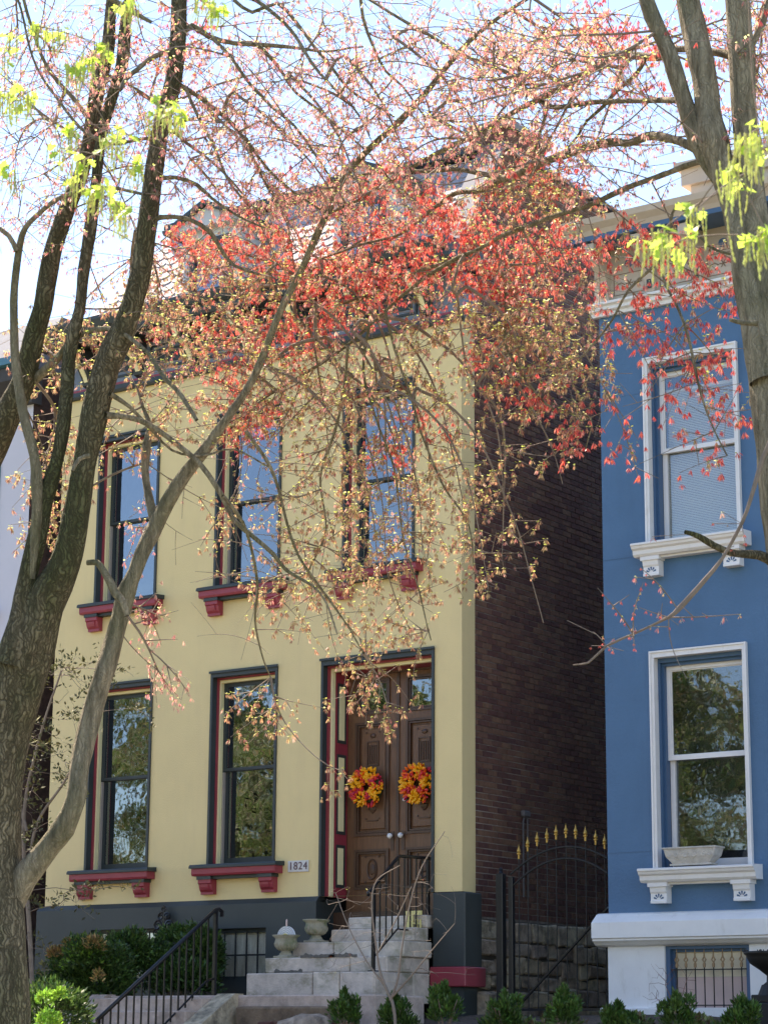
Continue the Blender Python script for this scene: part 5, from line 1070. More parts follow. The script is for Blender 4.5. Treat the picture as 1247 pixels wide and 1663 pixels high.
POS = np.array(POS); PAR = np.array(PAR); TR = np.array(TR); RAD = np.array(RAD, float)
wt = np.zeros(len(POS))
wt[tipnode] += 1
for i in range(len(POS)-1, n_limb-1, -1): wt[PAR[i]] += wt[i]
rr = 0.0018*np.maximum(wt, 1)**0.44
RAD[n_limb:] = np.minimum(rr[n_limb:], 0.02)
mainc = np.full(len(POS), -1); bw_ = np.zeros(len(POS))
for i in range(n_limb, len(POS)):
    p = PAR[i]
    if wt[i] > bw_[p]: bw_[p] = wt[i]; mainc[p] = i
mv = np.where((np.arange(len(POS)) >= n_limb) & (mainc >= 0))[0]
for it in range(14): POS[mv] = 0.4*POS[mv]+0.3*(POS[PAR[mv]]+POS[mainc[mv]])
def segs_mesh(name, A, B, ra, rb, material, parent, n=3):
    D = B-A; L_ = np.linalg.norm(D, axis=1, keepdims=True)+1e-9; T = D/L_
    ref = np.where(np.abs(T[:, 2:3]) < 0.9, np.array([[0, 0, 1.0]]), np.array([[1.0, 0, 0]])); U = np.cross(T, ref); U /= np.linalg.norm(U, axis=1, keepdims=True); W = np.cross(T, U)
    V = []
    for P, r in ((A, ra), (B+T*0.004, rb)):
        for k in range(n):
            an = 2*math.pi*k/n; V.append(P+r[:, None]*(math.cos(an)*U+math.sin(an)*W))
    V = np.stack(V, 1); m_ = len(A); Fs = []
    for k in range(n):
        k2 = (k+1) % n; Fs.append(np.array([k, k2, n+k2, n+k]))
    F_ = (np.arange(m_)[:, None, None]*2*n+np.array(Fs)[None]).reshape(-1, 4)
    return npmesh(name, V.reshape(-1, 3), F_, material, parent, smooth=True)
idx = np.arange(n_limb, len(POS))
for ti in range(3):
    s_ = idx[TR[idx] == ti]
    if len(s_) == 0: continue
    pr = PAR[s_]; ra = np.where(pr >= n_limb, RAD[pr], RAD[s_]*1.15)
    thick = RAD[s_] > 0.0065
    if thick.any(): tag(segs_mesh('branchlets', POS[pr[thick]], POS[s_[thick]], ra[thick], RAD[s_[thick]], TWIG, troot[ti], 5), kind='stuff')
    th_ = ~thick
    tag(segs_mesh('twigs', POS[pr[th_]], POS[s_[th_]], np.minimum(ra[th_], 0.007), RAD[s_[th_]], TWIG, troot[ti], 3), kind='stuff')
print('nodes', len(POS))

# ---- flower clusters (hanging keys, small new leaves on top)
def cluster_variant(seed, kind):
    rd = np.random.default_rng(seed); V, F_, C = [], [], []
    def tri(a, b, c, col): 
        n = len(V); V.extend([a, b, c]); F_.append((n, n+1, n+2)); C.extend([col]*3)
    nk = {'R': 13, 'T': 11, 'P': 8}[kind]
    pal = {'R': [(0.80, 0.12, 0.09), (0.84, 0.20, 0.14), (0.62, 0.09, 0.10), (0.80, 0.26, 0.20)],
           'T': [(0.52, 0.31, 0.17), (0.60, 0.42, 0.24), (0.40, 0.19, 0.12), (0.50, 0.42, 0.20), (0.50, 0.20, 0.15)],
           'P': [(0.70, 0.30, 0.27), (0.70, 0.42, 0.34), (0.62, 0.19, 0.19), (0.62, 0.46, 0.32)]}[kind]
    for k in range(nk):
        an = rd.uniform(0, 6.283); sp = rd.uniform(0.004, 0.022); top = np.array([sp*0.3*math.cos(an), sp*0.3*math.sin(an), -rd.uniform(0.0, 0.012)])
        ln = rd.uniform(0.018, 0.030); tip = np.array([sp*1.2*math.cos(an), sp*1.2*math.sin(an), -0.012-ln-rd.uniform(0, 0.014)])
        md = top*0.45+tip*0.55; wd = rd.uniform(0.0024, 0.0040); wa = rd.uniform(0, 6.283); wv_ = np.array([math.cos(wa), math.sin(wa), 0.1])*wd
        col = np.array(pal[rd.integers(len(pal))])*rd.uniform(0.75, 1.25)
        tri(top, md+wv_, md-wv_, col); tri(md+wv_, tip, md-wv_, col)
    nl = {'R': int(rd.random() < 0.3), 'T': rd.integers(2, 5), 'P': rd.integers(0, 3)}[kind]
    for k in range(nl):
        an = rd.uniform(0, 6.283); d = np.array([math.cos(an), math.sin(an), rd.uniform(-0.1, 0.5)]); sd_ = np.array([-math.sin(an), math.cos(an), 0.0]); L_ = rd.uniform(0.012, 0.022)
        col = np.array([(0.52, 0.55, 0.14), (0.62, 0.62, 0.28), (0.38, 0.44, 0.10)][rd.integers(3)])
        tri(np.zeros(3), d*L_*0.6+sd_*L_*0.45, d*L_, col); tri(np.zeros(3), d*L_, d*L_*0.6-sd_*L_*0.45, col)
    return np.array(V), np.array(F_), np.clip(np.array(C), 0, 1)
VAR = {k: [cluster_variant(i*7+ord(k), k) for i in range(9)] for k in 'RTP'}
cand = []   # (pos, kind, tree)
kind_of = {int(t): AK[i] for i, t in enumerate(tipnode)}
# carry the kind back along the twig so that the whole spray has flowers
knode = np.full(len(POS), '', dtype='<U1')
for t, k in kind_of.items(): knode[t] = k
for i in range(len(POS)-1, n_limb-1, -1):
    p = PAR[i]
    if p >= n_limb and knode[p] in ('', 'N'): knode[p] = knode[i]
for i in range(n_limb, len(POS)):
    if knode[i] in ('', 'N'): continue
    tip_ = i in kind_of
    k = knode[i]
    if k == 'T': n = rng.choice([1, 2, 3]) if tip_ else (1 if wt[i] < 6 and rng.random() < 0.50 else 0)
    elif k == 'R': n = rng.choice([2, 3, 4, 6]) if tip_ else (1 if wt[i] < 6 and rng.random() < 0.30 else 0)
    else: n = rng.choice([1, 2, 3]) if tip_ else (1 if wt[i] < 4 and rng.random() < 0.30 else 0)
    u_small = POS[i][1] < -11.6 and k == 'R'
    if u_small: n = 1 if tip_ else 0
    for c in range(n):
        sp = 0.035 if k != 'R' else 0.045
        kk = k if rng.random() > (0.25 if k == 'R' else 0.15) else ('P' if (k != 'R' or rng.random() < 0.5) else 'T')
        cand.append((POS[i]+rng.normal(0, sp, 3)*(0.4 if c == 0 else 1.0)*(0.3 if u_small else 1), kk, TR[i]))
print('clusters', len(cand))
for ti in range(3):
    cs = [c for c in cand if c[2] == ti]
    if not cs: continue
    order = sorted(range(len(cs)), key=lambda i: float(np.linalg.norm(cs[i][0]-CAM)))
    proto = {}
    def put(i):
        pos, k, _ = cs[i]; vi = int(rng.integers(9)); key = (k, vi)
        if key not in proto:
            Vv, Ff, Cc = VAR[k][vi]; me = bpy.data.meshes.new('flower_cluster'); me.from_pydata([tuple(v) for v in Vv], [], [tuple(int(q) for q in f) for f in Ff]); me.materials.append(FLOWER)
            a = me.color_attributes.new('Col', 'FLOAT_COLOR', 'POINT'); c4 = np.ones((len(Vv), 4), np.float32); c4[:, :3] = Cc; a.data.foreach_set('color', c4.ravel()); proto[key] = me
        o = bpy.data.objects.new('flower_cluster', proto[key]); COL.objects.link(o); o.parent = troot[ti]; o.location = Vector(pos)-off(troot[ti]); o.rotation_euler = (rng.normal(0, .2), rng.normal(0, .2), rng.uniform(0, 6.28)); s_ = rng.uniform(0.7, 1.1)*(0.5 if pos[1] < -11.6 and k != 'P' and pos[2] < 6 else 1.0); o.scale = (s_, s_, s_)
    for i in order[:300]: put(i)
    Vs, Fs, Cs = [], [], []; nv = 0
    for i in order[300:]:
        pos, k, _ = cs[i]; Vv, Ff, Cc = VAR[k][int(rng.integers(9))]
        an = rng.uniform(0, 6.283); s_ = rng.uniform(0.75, 1.2)*(0.85 if k == 'P' else 1.0); ca, sa = math.cos(an)*s_, math.sin(an)*s_
        tx_, ty_ = rng.normal(0, .2, 2)
        X = Vv[:, 0]*ca-Vv[:, 1]*sa+Vv[:, 2]*tx_; Y = Vv[:, 0]*sa+Vv[:, 1]*ca+Vv[:, 2]*ty_; Z = Vv[:, 2]*s_
        Vs.append(np.stack([X, Y, Z], 1)+pos); Fs.append(Ff+nv); nv += len(Vv); Cs.append(np.clip(Cc*rng.uniform(0.8, 1.2), 0, 1))
    if Vs: tag(npmesh('flower_clusters', np.vstack(Vs), np.vstack(Fs), FLOWER, troot[ti], colors=np.vstack(Cs)), kind='stuff')

# ================================================================== NEAR OAK SPRAYS (young leaves and hanging catkins)
OK = empty('oak_tree', (7.6, -21.9, 0.1), 'near oak whose bright green young leaves and catkins hang into the top corners', 'tree')
def oak_leaf(seed):
    rd = np.random.default_rng(seed); L_ = 0.046; out = [(0, 0)]
    prof_ = [(0.15, 0.10), (0.30, 0.34), (0.38, 0.16), (0.55, 0.46), (0.64, 0.2), (0.80, 0.30), (1.0, 0.0)]
    right = [(t*L_, w_*L_*rd.uniform(0.8, 1.2)) for t, w_ in prof_]
    pts = [(0, 0)]+right+[(t, -w_) for t, w_ in right[-2::-1]]
    V = [(w_, t, -0.35*t*t/L_+0.2*abs(w_)) for t, w_ in pts]; return V
okl = []
for i in range(5):
    me = bpy.data.meshes.new('leaf'); Vl = oak_leaf(i); c = (0, 0.018, -0.003); n = len(Vl); me.from_pydata([c]+Vl, [], [(0, 1+k, 1+(k+1) % n) for k in range(n)])
    me.materials.append(leafmat('oak_leaf_green', 0.6, False, (0.44, 0.60, 0.09), 0.25)); okl.append(me)
OAKC = leafmat('oak_catkin', 0.55, False, (0.62, 0.64, 0.27), 0.2)
SPR = [(62, 42, 6), (100, 48, 5), (22, 62, 4), (8, 88, 3), (145, 98, 9), (118, 108, 6), (165, 72, 5), (40, 150, 7), (8, 150, 6), (22, 165, 6), (118, 208, 8), (100, 240, 5), (135, 262, 6), (270, 168, 9), (290, 182, 6), (255, 185, 4), (180, 215, 6), (188, 232, 5), (162, 300, 6), (195, 330, 7), (200, 345, 5), (222, 268, 6), (150, 310, 4), (12, 275, 5), (120, 290, 4), (345, 12, 8), (205, -2, 5), (195, 8, 3), (330, -5, 5),
       (1210, 228, 7), (1232, 208, 6), (1190, 270, 5), (1196, 300, 4), (1238, 250, 5), (1068, 378, 6), (1052, 392, 4), (1088, 398, 5), (1130, 340, 5), (1128, 385, 3), (1228, 385, 7), (1243, 375, 5)]
rd = random.Random(5); nleaf = 0; cat = MB(); extra = MB(); sprs = []
for (u, v, n) in SPR:
    yy = rd.uniform(-17.0, -16.2) if u < 700 else rd.uniform(-17.2, -16.5); p0 = Vector(py(u, v, yy)); sprs.append(p0)
    for k in range(n):
        o = bpy.data.objects.new('leaf', okl[rd.randrange(5)]); COL.objects.link(o); o.parent = OK
        o.location = p0+Vector((rd.gauss(0, .022), rd.gauss(0, .022), rd.gauss(0.004, .014)))-off(OK); o.rotation_euler = (rd.uniform(-1.1, 0.3), rd.uniform(-.5, .5), rd.uniform(0, 6.28)); s_ = rd.uniform(0.75, 1.25); o.scale = (s_, s_, s_)
    for k in range(int(n*2.2)):
        q = p0+Vector((rd.gauss(0, .024), rd.gauss(0, .024), rd.gauss(-0.005, .01))); L_ = rd.uniform(0.05, 0.11); dx, dy2 = rd.uniform(-.012, .012), rd.uniform(-.012, .012)
        pts = [q+Vector((dx*t*t, dy2*t*t, -L_*t)) for t in np.linspace(0, 1, 9)]
        cat.tube(pts, [0.0014+0.0024*(j % 2) for j in range(9)], 4)
tag(cat.build('catkins', OAKC, OK), kind='stuff')
trunk = catmull([(7.6, -21.9, 0.0, 0.34), (7.6, -21.9, 1.2, 0.27), (7.65, -21.7, 3.2, 0.24), (7.9, -21.3, 5.2, 0.2), (8.2, -20.8, 7.2, 0.15), (8.3, -20.3, 9.5, 0.08)], 0.12)
bark_tube('trunk', trunk, BARK_D, OK, 18, 0.12, 9)
cl = sum((p for p in sprs if p.x < 12), Vector())/max(1, len([p for p in sprs if p.x < 12]))
LEFT = [p for p in sprs if p.x < 10.6]; RIGHT = [p for p in sprs if p.x >= 10.6]
def olimb(P): S = catmull(P, 0.1); bark_tube('limb', S, BARK, OK, 8, 0.06, 3); return S
cL = sum(LEFT, Vector())/len(LEFT); cR = sum(RIGHT, Vector())/max(1, len(RIGHT))
l1 = olimb([(7.7, -21.6, 4.2, 0.09), (8.0, -20.0, 5.3, 0.07), (8.2, -18.2, 5.8, 0.05), (cL.x-0.2, cL.y-0.2, 5.6, 0.02), (cL.x+0.2, cL.y+0.1, 5.35, 0.008)])
l2 = olimb([(8.0, -21.2, 5.2, 0.09), (9.4, -19.8, 6.0, 0.06), (11.0, -18.2, 5.9, 0.04), (cR.x-0.1, cR.y-0.3, 5.4, 0.016), (cR.x+0.15, cR.y+0.05, 5.0, 0.007)])
LN = np.vstack([l1[len(l1)//2:], l2[len(l2)//2:]]); on = [tuple(q[:3]) for q in LN]; A_, B_2 = [], []
rem = list(sprs)
while rem:
    arr = np.array(on); bestp = None
    for q in rem:
        d = np.linalg.norm(arr-np.array(q), axis=1); j = int(d.argmin())
        if bestp is None or d[j] < bestp[0]: bestp = (d[j], q, j)
    _, q, j = bestp; rem.remove(q); p0 = np.array(on[j]); p1 = np.array(q); L_ = np.linalg.norm(p1-p0); mid = (p0+p1)/2+np.array([0, 0, 0.08*L_])+rng.normal(0, .05, 3)*L_
    prev = p0; ns = max(3, int(L_/0.06))
    for s_ in range(1, ns+1):
        t = s_/ns; c = (1-t)**2*p0+2*t*(1-t)*mid+t*t*p1; A_.append(prev); B_2.append(c); on.append(tuple(c)); prev = c
A_ = np.array(A_); B_2 = np.array(B_2); tag(segs_mesh('twigs', A_, B_2, np.full(len(A_), .0022), np.full(len(A_), .002), TWIG, OK, 4), kind='stuff')

# ================================================================== SHRUBS AND PLANTS
def sprays(center, rad, n, size, pal, seed, shape='blob', elong=3.0, up=0.5):
    """many leaf-sized faces spread through a crown volume"""
    r_ = np.random.default_rng(seed); c = np.array(center); rad = np.array(rad)
    d = r_.normal(0, 1, (n, 3)); d /= np.linalg.norm(d, axis=1, keepdims=True); d[:, 2] = np.where(d[:, 2] < -0.35, -d[:, 2], d[:, 2])
    q = r_.uniform(0.25, 1.0, n)**0.45
    lump = np.array([1+0.30*mnoise.noise(Vector(x*2.3+seed))+0.16*mnoise.noise(Vector(x*6.0+seed)) for x in d])
    if shape == 'cone': 
        t = (d[:, 2]*0.5+0.5); w_ = np.clip(1.25-t*1.1, 0.08, 1); P = np.stack([d[:, 0]*w_*q*lump, d[:, 1]*w_*q*lump, (t*2-0.9)*lump], 1)*rad+c
    else: P = d*(q*lump)[:, None]*rad+c
    out = d*np.array([1, 1, 0.6])+np.array([0, 0, up])+r_.normal(0, 0.5, (n, 3)); out /= np.linalg.norm(out, axis=1, keepdims=True)
    sd_ = np.cross(out, r_.normal(0, 1, (n, 3))); sd_ /= np.linalg.norm(sd_, axis=1, keepdims=True)
    L_ = size*r_.uniform(0.6, 1.4, n)[:, None]; W = L_/elong*0.5
    V = np.stack([P, P+out*L_*0.5+sd_*W, P+out*L_, P+out*L_*0.5-sd_*W], 1).reshape(-1, 3); F_ = np.arange(4*n).reshape(-1, 4)
    pal = np.array(pal); ci = r_.integers(0, len(pal), n); C = pal[ci]*r_.uniform(0.7, 1.3, (n, 1)); return V, F_, np.repeat(np.clip(C, 0, 1), 4, axis=0)
def join(parts):
    V, F_, C, n = [], [], [], 0
    for v, f, c in parts: V.append(v); F_.append(f+n); C.append(c); n += len(v)
    return np.vstack(V), np.vstack(F_), np.vstack(C)
GREEN = [(0.05, 0.105, 0.022), (0.075, 0.14, 0.028), (0.03, 0.07, 0.02), (0.10, 0.17, 0.035)]
ORNG = [(0.36, 0.20, 0.07), (0.42, 0.27, 0.10), (0.20, 0.17, 0.05)]
LIMEG = [(0.25, 0.45, 0.05), (0.32, 0.55, 0.08), (0.18, 0.34, 0.04)]
def bush(name, lab, cat_, base, parts, stems=5, group=None, h=0.5):
    B = empty(name, base, lab, cat_, group); V, F_, C = join(parts); tag(npmesh('foliage', V, F_, LEAFY, B, colors=C), kind='stuff')
    m = MB(); rr_ = random.Random(int(base[0]*97))
    for k in range(stems):
        a = rr_.uniform(0, 6.28); m.tube([base, (base[0]+0.06*math.cos(a), base[1]+0.06*math.sin(a), base[2]+h*0.4), (base[0]+h*0.3*math.cos(a), base[1]+h*0.3*math.sin(a), base[2]+h*0.8)], [0.012, 0.009, 0.004], 5)
    m.build('stems', TWIG, B); return B
# small evergreens along the front
rowp = [(560, 1608, 46), (640, 1600, 50), (722, 1606, 54), (820, 1605, 44), (915, 1604, 46), (1003, 1612, 40), (1097, 1610, 44), (1205, 1608, 46)]
wh = ['leftmost of the row, in front of the lower steps', 'under the bare shrub', 'in front of the crimson pier block', 'at the foot of the iron gate post', 'before the middle of the iron gate', 'at the left corner of the white base', 'below the left side of the guarded basement window', 'rightmost, beside the black urn']
for i, (u, v, w_) in enumerate(rowp):
    yy = -3.0; top = py(u, v, yy); g_ = zg(top[0], yy); h = (top[2]-g_)*(0.93, 0.8, 1.05, 0.84, 0.96, 0.74, 0.9, 0.8)[i]
    parts = [sprays((top[0], yy, g_+h*0.48), (0.17, 0.17, h*0.46), 900, 0.06, GREEN[:2]+[(0.06, 0.14, 0.03)], 40+i, 'cone', 3.2, 1.0)]
    for k in range(6):
        a = k*1.3+i*2.1; parts.append(sprays((top[0]+0.12*math.cos(a), yy+0.12*math.sin(a), g_+h*(0.45+0.07*k*(0.7+0.1*(i % 4)))), (0.055, 0.055, h*0.24), 170, 0.05, [(0.08, 0.17, 0.03), (0.05, 0.11, 0.02)], 90+i*7+k, 'blob', 3.2, 1.2))
    if i % 2: parts.append(sprays((top[0]+0.1*(-1)**(i//2), yy, g_+h*0.3), (0.2, 0.16, h*0.28), 600, 0.055, GREEN, 300+i, 'blob', 3.2, 0.8))
    bush('small_evergreen', 'small bushy evergreen '+wh[i], 'shrub', (top[0], yy, g_-0.02), parts, 4, 'small evergreens planted along the front yards', h)
def pt(u, v, y): return py(u, v, y)
c = pt(140, 1600, -1.7); c2 = pt(285, 1580, -0.6)
bush('evergreen_bush', 'large dark evergreen bush with orange tipped sprays left of the handrail', 'shrub', (c[0], -1.7, 1.6), [
    sprays((c[0], -1.6, 2.15), (0.55, 0.5, 0.62), 16000, 0.055, GREEN, 1), sprays(tuple(pt(100, 1620, -1.8)), (0.4, 0.4, 0.35), 3500, 0.07, GREEN, 2),
    sprays(tuple(pt(140, 1560, -1.9)), (0.26, 0.3, 0.26), 2200, 0.06, GREEN+LIMEG[2:], 3), sprays(tuple(pt(153, 1538, -2.0)), (0.13, 0.12, 0.11), 330, 0.06, ORNG+GREEN[:1], 4),
    sprays(tuple(pt(92, 1552, -2.0)), (0.10, 0.1, 0.09), 260, 0.055, ORNG, 5), sprays(tuple(pt(160, 1590, -2.15)), (0.06, 0.05, 0.10), 110, 0.055, ORNG, 6), sprays(tuple(pt(115, 1535, -2.0)), (0.09, 0.1, 0.07), 200, 0.055, ORNG+GREEN, 7)], 7, h=0.7)
bush('evergreen_bush', 'dark green yew mass behind the lower handrail in front of the plinth', 'shrub', (c2[0], -0.6, 1.7), [
    sprays(tuple(pt(235, 1590, -0.7)), (0.60, 0.4, 0.46), 12000, 0.055, GREEN, 11), sprays(tuple(pt(325, 1560, -0.5)), (0.28, 0.3, 0.42), 4500, 0.07, GREEN, 12), sprays(tuple(pt(205, 1560, -0.9)), (0.4, 0.3, 0.36), 4500, 0.07, GREEN, 13), sprays(tuple(pt(300, 1600, -0.8)), (0.5, 0.25, 0.3), 4500, 0.07, GREEN[:3], 14), sprays(tuple(pt(290, 1530, -0.4)), (0.35, 0.2, 0.2), 2000, 0.06, GREEN, 15)], 7, h=0.8)
c = pt(80, 1652, -6.6)
bush('lime_bush', 'bright sunlit yellow green bush beside the big trunk at lower left', 'shrub', (c[0], -6.6, 1.0), [sprays(tuple(c+np.array([0, 0, -0.1])), (0.10, 0.14, 0.17), 800, 0.034, LIMEG, 21, 'blob', 1.6, 0.3), sprays(tuple(pt(98, 1618, -6.6)), (0.05, 0.05, 0.07), 160, 0.04, LIMEG, 22, 'blob', 1.6, 0.5), sprays(tuple(pt(75, 1625, -6.6)), (0.09, 0.08, 0.08), 260, 0.04, LIMEG, 23, 'blob', 1.6, 0.5)], 5, h=0.5)
c = pt(60, 1660, -5.0)
bush('dark_ground_shrub', 'low dark green shrub between the big trunk and the dark plinth', 'shrub', (c[0], -4.6, 1.3), [sprays((c[0]-0.2, -4.6, 1.75), (0.5, 0.4, 0.4), 3500, 0.07, GREEN, 24)], 5, h=0.5)
# low plants at the foot of the white base
m = []; 
for k in range(26):
    uu = rng.uniform(780, 1247); p = pt(uu, 1650, rng.uniform(-2.6, -1.6)); m.append(sprays((p[0], p[1], zg(p[0], p[1])+0.05), (0.14, 0.12, 0.09), 120, 0.05, [(0.10, 0.15, 0.03), (0.16, 0.17, 0.05), (0.14, 0.08, 0.04)], 200+k, 'blob', 2.0, 0.6))
V, F_, C = join(m); o = npmesh('ground_cover', V, F_, LEAFY, None, colors=C); tag(o, 'low mixed ground cover along the bottom of the front yards', 'ground cover', None, 'stuff')
# litter stones and leaves on the soil
m = MB()
for k in range(900):
    x = random.uniform(-5, 8); y = random.uniform(-5, -1.0); z = zg(x, y)+0.02; s_ = random.uniform(0.008, 0.03); a = random.uniform(0, 3.14)
    m.quad((x, y, z), (x+s_*math.cos(a), y+s_*math.sin(a), z+0.01), (x+s_*math.cos(a)-s_*.6*math.sin(a), y+s_*math.sin(a)+s_*.6*math.cos(a), z+0.008), (x-s_*.6*math.sin(a), y+s_*.6*math.cos(a), z+0.012))
o = m.build('leaf_litter', mat('dead_leaves', (0.22, 0.14, 0.08), 0.9, var=0.4, vscale=9)); tag(o, 'dry leaf litter scattered on the dark soil', 'leaf litter', None, 'stuff')

def grown(root, trunkpts, atts, mat_, leaf=None, leafmat_=LEAFY, rmin=0.0016, seed=0, al=0.4, step=0.05, rmax=0.012):
    """small plant: stems reach every given point"""
    r_ = np.random.default_rng(seed); P = []; pr = []; pt_ = []
    for S in trunkpts:
        S = catmull(S, step); b = len(P)
        tag(bark_tube('stem', S, mat_, root, 7, 0.0), None)
        for i, q in enumerate(S): P.append(q[:3]); pr.append(-1); pt_.append(0.0)
    n0 = len(P); atts = np.array(atts); done = np.zeros(len(atts), bool); best = np.full(len(atts), 1e9); bi = np.zeros(len(atts), int); tips = []
    for i in range(n0):
        c = np.linalg.norm(atts-P[i], axis=1)+np.where(atts[:, 2] < P[i][2], 0.5*(P[i][2]-atts[:, 2]), 0); k = c < best; best[k] = c[k]; bi[k] = i
    for it in range(len(atts)):
        a = int(np.where(done, 1e9, best).argmin()); done[a] = True; j = bi[a]; p0 = np.array(P[j]); p1 = atts[a]; L_ = np.linalg.norm(p1-p0); ns = max(1, int(L_/step)); mid = (p0+p1)/2+r_.normal(0, .07, 3)*L_; prev = j; pl = pt_[j]
        for s_ in range(1, ns+1):
            t = s_/ns; q = (1-t)**2*p0+2*t*(1-t)*mid+t*t*p1; P.append(q); pr.append(prev); pl += L_/ns; pt_.append(pl); prev = len(P)-1
            c = np.linalg.norm(atts-q, axis=1)+al*pl; k = (c < best) & ~done; best[k] = c[k]; bi[k] = prev
        tips.append(prev)
    P = np.array(P); pr = np.array(pr); w_ = np.zeros(len(P)); w_[tips] += 1
    for i in range(len(P)-1, n0-1, -1): w_[pr[i]] += w_[i]
    ra = np.minimum(rmin*np.maximum(w_, 1)**0.45, rmax); ii = np.arange(n0, len(P))
    tag(segs_mesh('twigs', P[pr[ii]], P[ii], ra[ii]*1.1, ra[ii], mat_, root, 4), kind='stuff')
    if leaf:
        ps = []; 
        for i in ii:
            if w_[i] < 3 and r_.random() < leaf[0]: ps.append(sprays(tuple(P[i]), (leaf[2]*1.2,)*3, leaf[1], leaf[2], leaf[3], int(r_.integers(1e6)), 'blob', 2.4, 0.2))
        V, F_, C = join(ps); tag(npmesh('leaves', V, F_, leafmat_, root, colors=C), kind='stuff')
# thin leafy young tree left
yb = -2.4; c = pt(60, 1640, yb); YT = empty('young_tree', (c[0], yb, 1.6), 'thin young tree with small olive leaves before the left edge of the yellow house', 'tree')
def W(u, v, y=yb, w=6): p = pt(u, v, y); return (*p, w/2*depth(p)/FPX)
st = [[(c[0], yb, 1.5, 0.03), W(48, 1500, yb, 8), W(40, 1400, yb, 7), W(42, 1300, yb, 6), W(70, 1180, yb, 4), W(100, 1090, yb, 3)], [W(45, 1430, yb, 6), W(60, 1340, yb, 5), W(105, 1270, yb, 4), W(125, 1230, yb, 3)], [W(44, 1350), W(30, 1280, yb, 5), W(50, 1200, yb, 3)]]
at = []
for (u, v, su, sv, n) in ((130, 1090, 50, 40, 36), (120, 1150, 40, 60, 34), (110, 1230, 30, 60, 26), (55, 1250, 30, 80, 50), (60, 1380, 35, 60, 30), (100, 1460, 60, 20, 12), (190, 1440, 40, 12, 10), (60, 1550, 25, 50, 14), (170, 1100, 50, 25, 10), (240, 1150, 20, 40, 4), (130, 1460, 30, 30, 8)):
    for k in range(n): at.append(pt(u+rng.normal(0, su*.5), v+rng.normal(0, sv*.5), yb+rng.normal(0, .25)))
grown(YT, st, at, TWIG, (0.75, 5, 0.06, [(0.09, 0.09, 0.03), (0.13, 0.12, 0.04), (0.07, 0.07, 0.025)]), leafmat('olive_leaf', 0.1, True, rough=0.8), seed=3)
# bare shrub in front of the steps
yb2 = -3.2; c = pt(645, 1663, yb2); BS = empty('bare_shrub', (c[0], yb2, zg(c[0], yb2)), 'leafless many branched shrub in front of the entrance steps', 'shrub')
def W2_(u, v, w, y=yb2): p = pt(u, v, y); return (*p, w/2*depth(p)/FPX)
st = [[(c[0], yb2, 1.4, 0.014), W2_(640, 1640, 5.5), W2_(630, 1612, 5), W2_(618, 1580, 4), W2_(610, 1530, 3), W2_(604, 1470, 2.4), W2_(612, 1430, 2), W2_(650, 1405, 1.4)], [W2_(634, 1625, 5), W2_(646, 1590, 3.6), W2_(652, 1545, 3), W2_(663, 1480, 2.4), W2_(684, 1410, 2), W2_(722, 1350, 1.4)], [W2_(624, 1600, 4), W2_(595, 1560, 2.4), W2_(566, 1505, 1.8), W2_(545, 1450, 1.3)], [W2_(638, 1618, 4), W2_(672, 1580, 2.6), W2_(700, 1545, 2), W2_(738, 1500, 1.3)], [W2_(612, 1550, 2.5), W2_(640, 1500, 2), W2_(668, 1440, 1.5)]]
at = [pt(rng.uniform(530, 720), rng.uniform(1430, 1600), yb2+rng.normal(0, .2)) for k in range(150)]+[pt(rng.uniform(690, 740), rng.uniform(1350, 1500), yb2) for k in range(10)]+[pt(1160+rng.uniform(-40, 40), 0, 0)*0+pt(rng.uniform(700, 775), 1578+rng.uniform(-8, 8), yb2) for k in range(6)]
grown(BS, st, at, TWIG_L, (0.03, 3, 0.02, [(0.3, 0.1, 0.06), (0.3, 0.3, 0.1)]), seed=4, rmin=0.0011, rmax=0.006)
yb3 = -1.6; c = pt(1090, 1650, yb3); RS = empty('bare_red_shrub', (c[0], yb3, zg(c[0], yb3)), 'fine reddish leafless shrub before the guarded basement window', 'shrub')
at = [pt(rng.uniform(1040, 1130), rng.uniform(1565, 1640), yb3+rng.normal(0, .1)) for k in range(60)]
grown(RS, [[(c[0], yb3, 1.6, 0.01), (*pt(1090, 1630, yb3), .006), (*pt(1080, 1600, yb3), .003)], [(c[0], yb3, 1.6, 0.01), (*pt(1105, 1625, yb3), .005), (*pt(1115, 1590, yb3), .002)]], at, mat('reddish_twig', (0.2, 0.1, 0.08), 0.8), None, seed=6, rmin=0.0012)

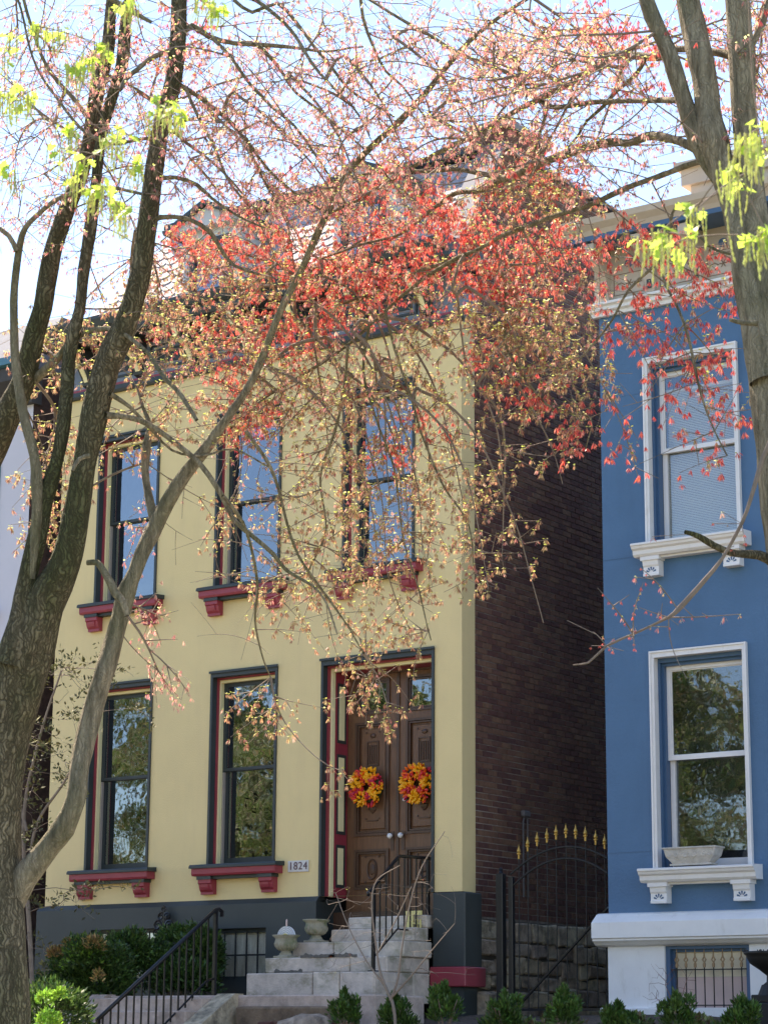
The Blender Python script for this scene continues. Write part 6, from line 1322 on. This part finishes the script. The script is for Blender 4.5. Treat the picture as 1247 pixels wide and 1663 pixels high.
# ================================================================== ACROSS THE STREET (seen in the window panes)
def park_tree(seed):
    T = empty('park_tree', (0, 0, 0), 'leafy green park tree across the street', 'tree', 'park trees across the street'); r_ = random.Random(seed); h = 17.5+r_.uniform(-1, 1.5)
    bark_tube('trunk', catmull([(0, 0, 0, 0.35), (0.1, 0, 3, 0.27), (0.0, 0.2, 6, 0.2), (0.3, 0.1, 9, 0.12), (0.2, 0, h-1, 0.04)], 0.4), BARK, T, 10, 0.1, seed)
    cs = []
    for k in range(9):
        a = r_.uniform(0, 6.28); z0 = r_.uniform(2.5, 11); L_ = r_.uniform(2.2, 4.5); e = (L_*math.cos(a), L_*math.sin(a), z0+L_*0.75)
        bark_tube('limb', catmull([(0, 0, z0, 0.12), (e[0]*.5, e[1]*.5, z0+L_*.45, 0.08), (*e, 0.03)], 0.4), BARK, T, 6, 0.05, seed); cs.append(e)
    ps = [sprays(e, (1.7, 1.7, 1.3), 900, 0.24, [(0.20, 0.27, 0.07), (0.34, 0.38, 0.12), (0.14, 0.20, 0.05), (0.42, 0.30, 0.16), (0.5, 0.48, 0.3)], seed*50+i, 'blob', 1.6, 0.2) for i, e in enumerate(cs+[(0.3, 0, h-1.5), (0.9, 1, h-3), (-1.2, 0.4, h-3.5), (1.6, -1, h-4.5), (-1.6, -1.2, h-5)])]
    V, F_, C = join(ps); tag(npmesh('crown', V, F_, LEAFY, T, colors=C), kind='stuff'); return T
protos = [park_tree(s_) for s_ in (1, 2, 3)]
spots = []
for i in range(28):
    spots.append((-78+(i % 14)*7.0+(3.5 if i > 13 else 0)+random.uniform(-1.2, 1.2), (-46 if i < 14 else -60)+random.uniform(-4, 4)))
for i, (x, y) in enumerate(spots):
    if i < 3: T = protos[i]
    else:
        src = protos[i % 3]; T = src.copy(); COL.objects.link(T)
        for ch in list(src.children): q = ch.copy(); COL.objects.link(q); q.parent = T
    T.location = (x, y, 0.05); T.rotation_euler = (0, 0, random.uniform(0, 6.28))
FHs = empty('far_house', (-25, -85, 0), 'pale house row across the park', 'house')
m = MB(); m.box(-60, 20, -92, -85, 0, 9); m.build('wall', LAV, FHs); m = MB(); m.prism_x([(-92, 9), (-85, 9), (-88.5, 12)], -60, 20); m.build('roof', SLATE_G, FHs)
m = MB()
for i in range(20):
    for zz in (1.5, 5): m.box(-58+i*4, -56.6+i*4, -84.98, -84.9, zz, zz+2.2)
tag(m.build('windows', GLASS, FHs), kind='stuff')
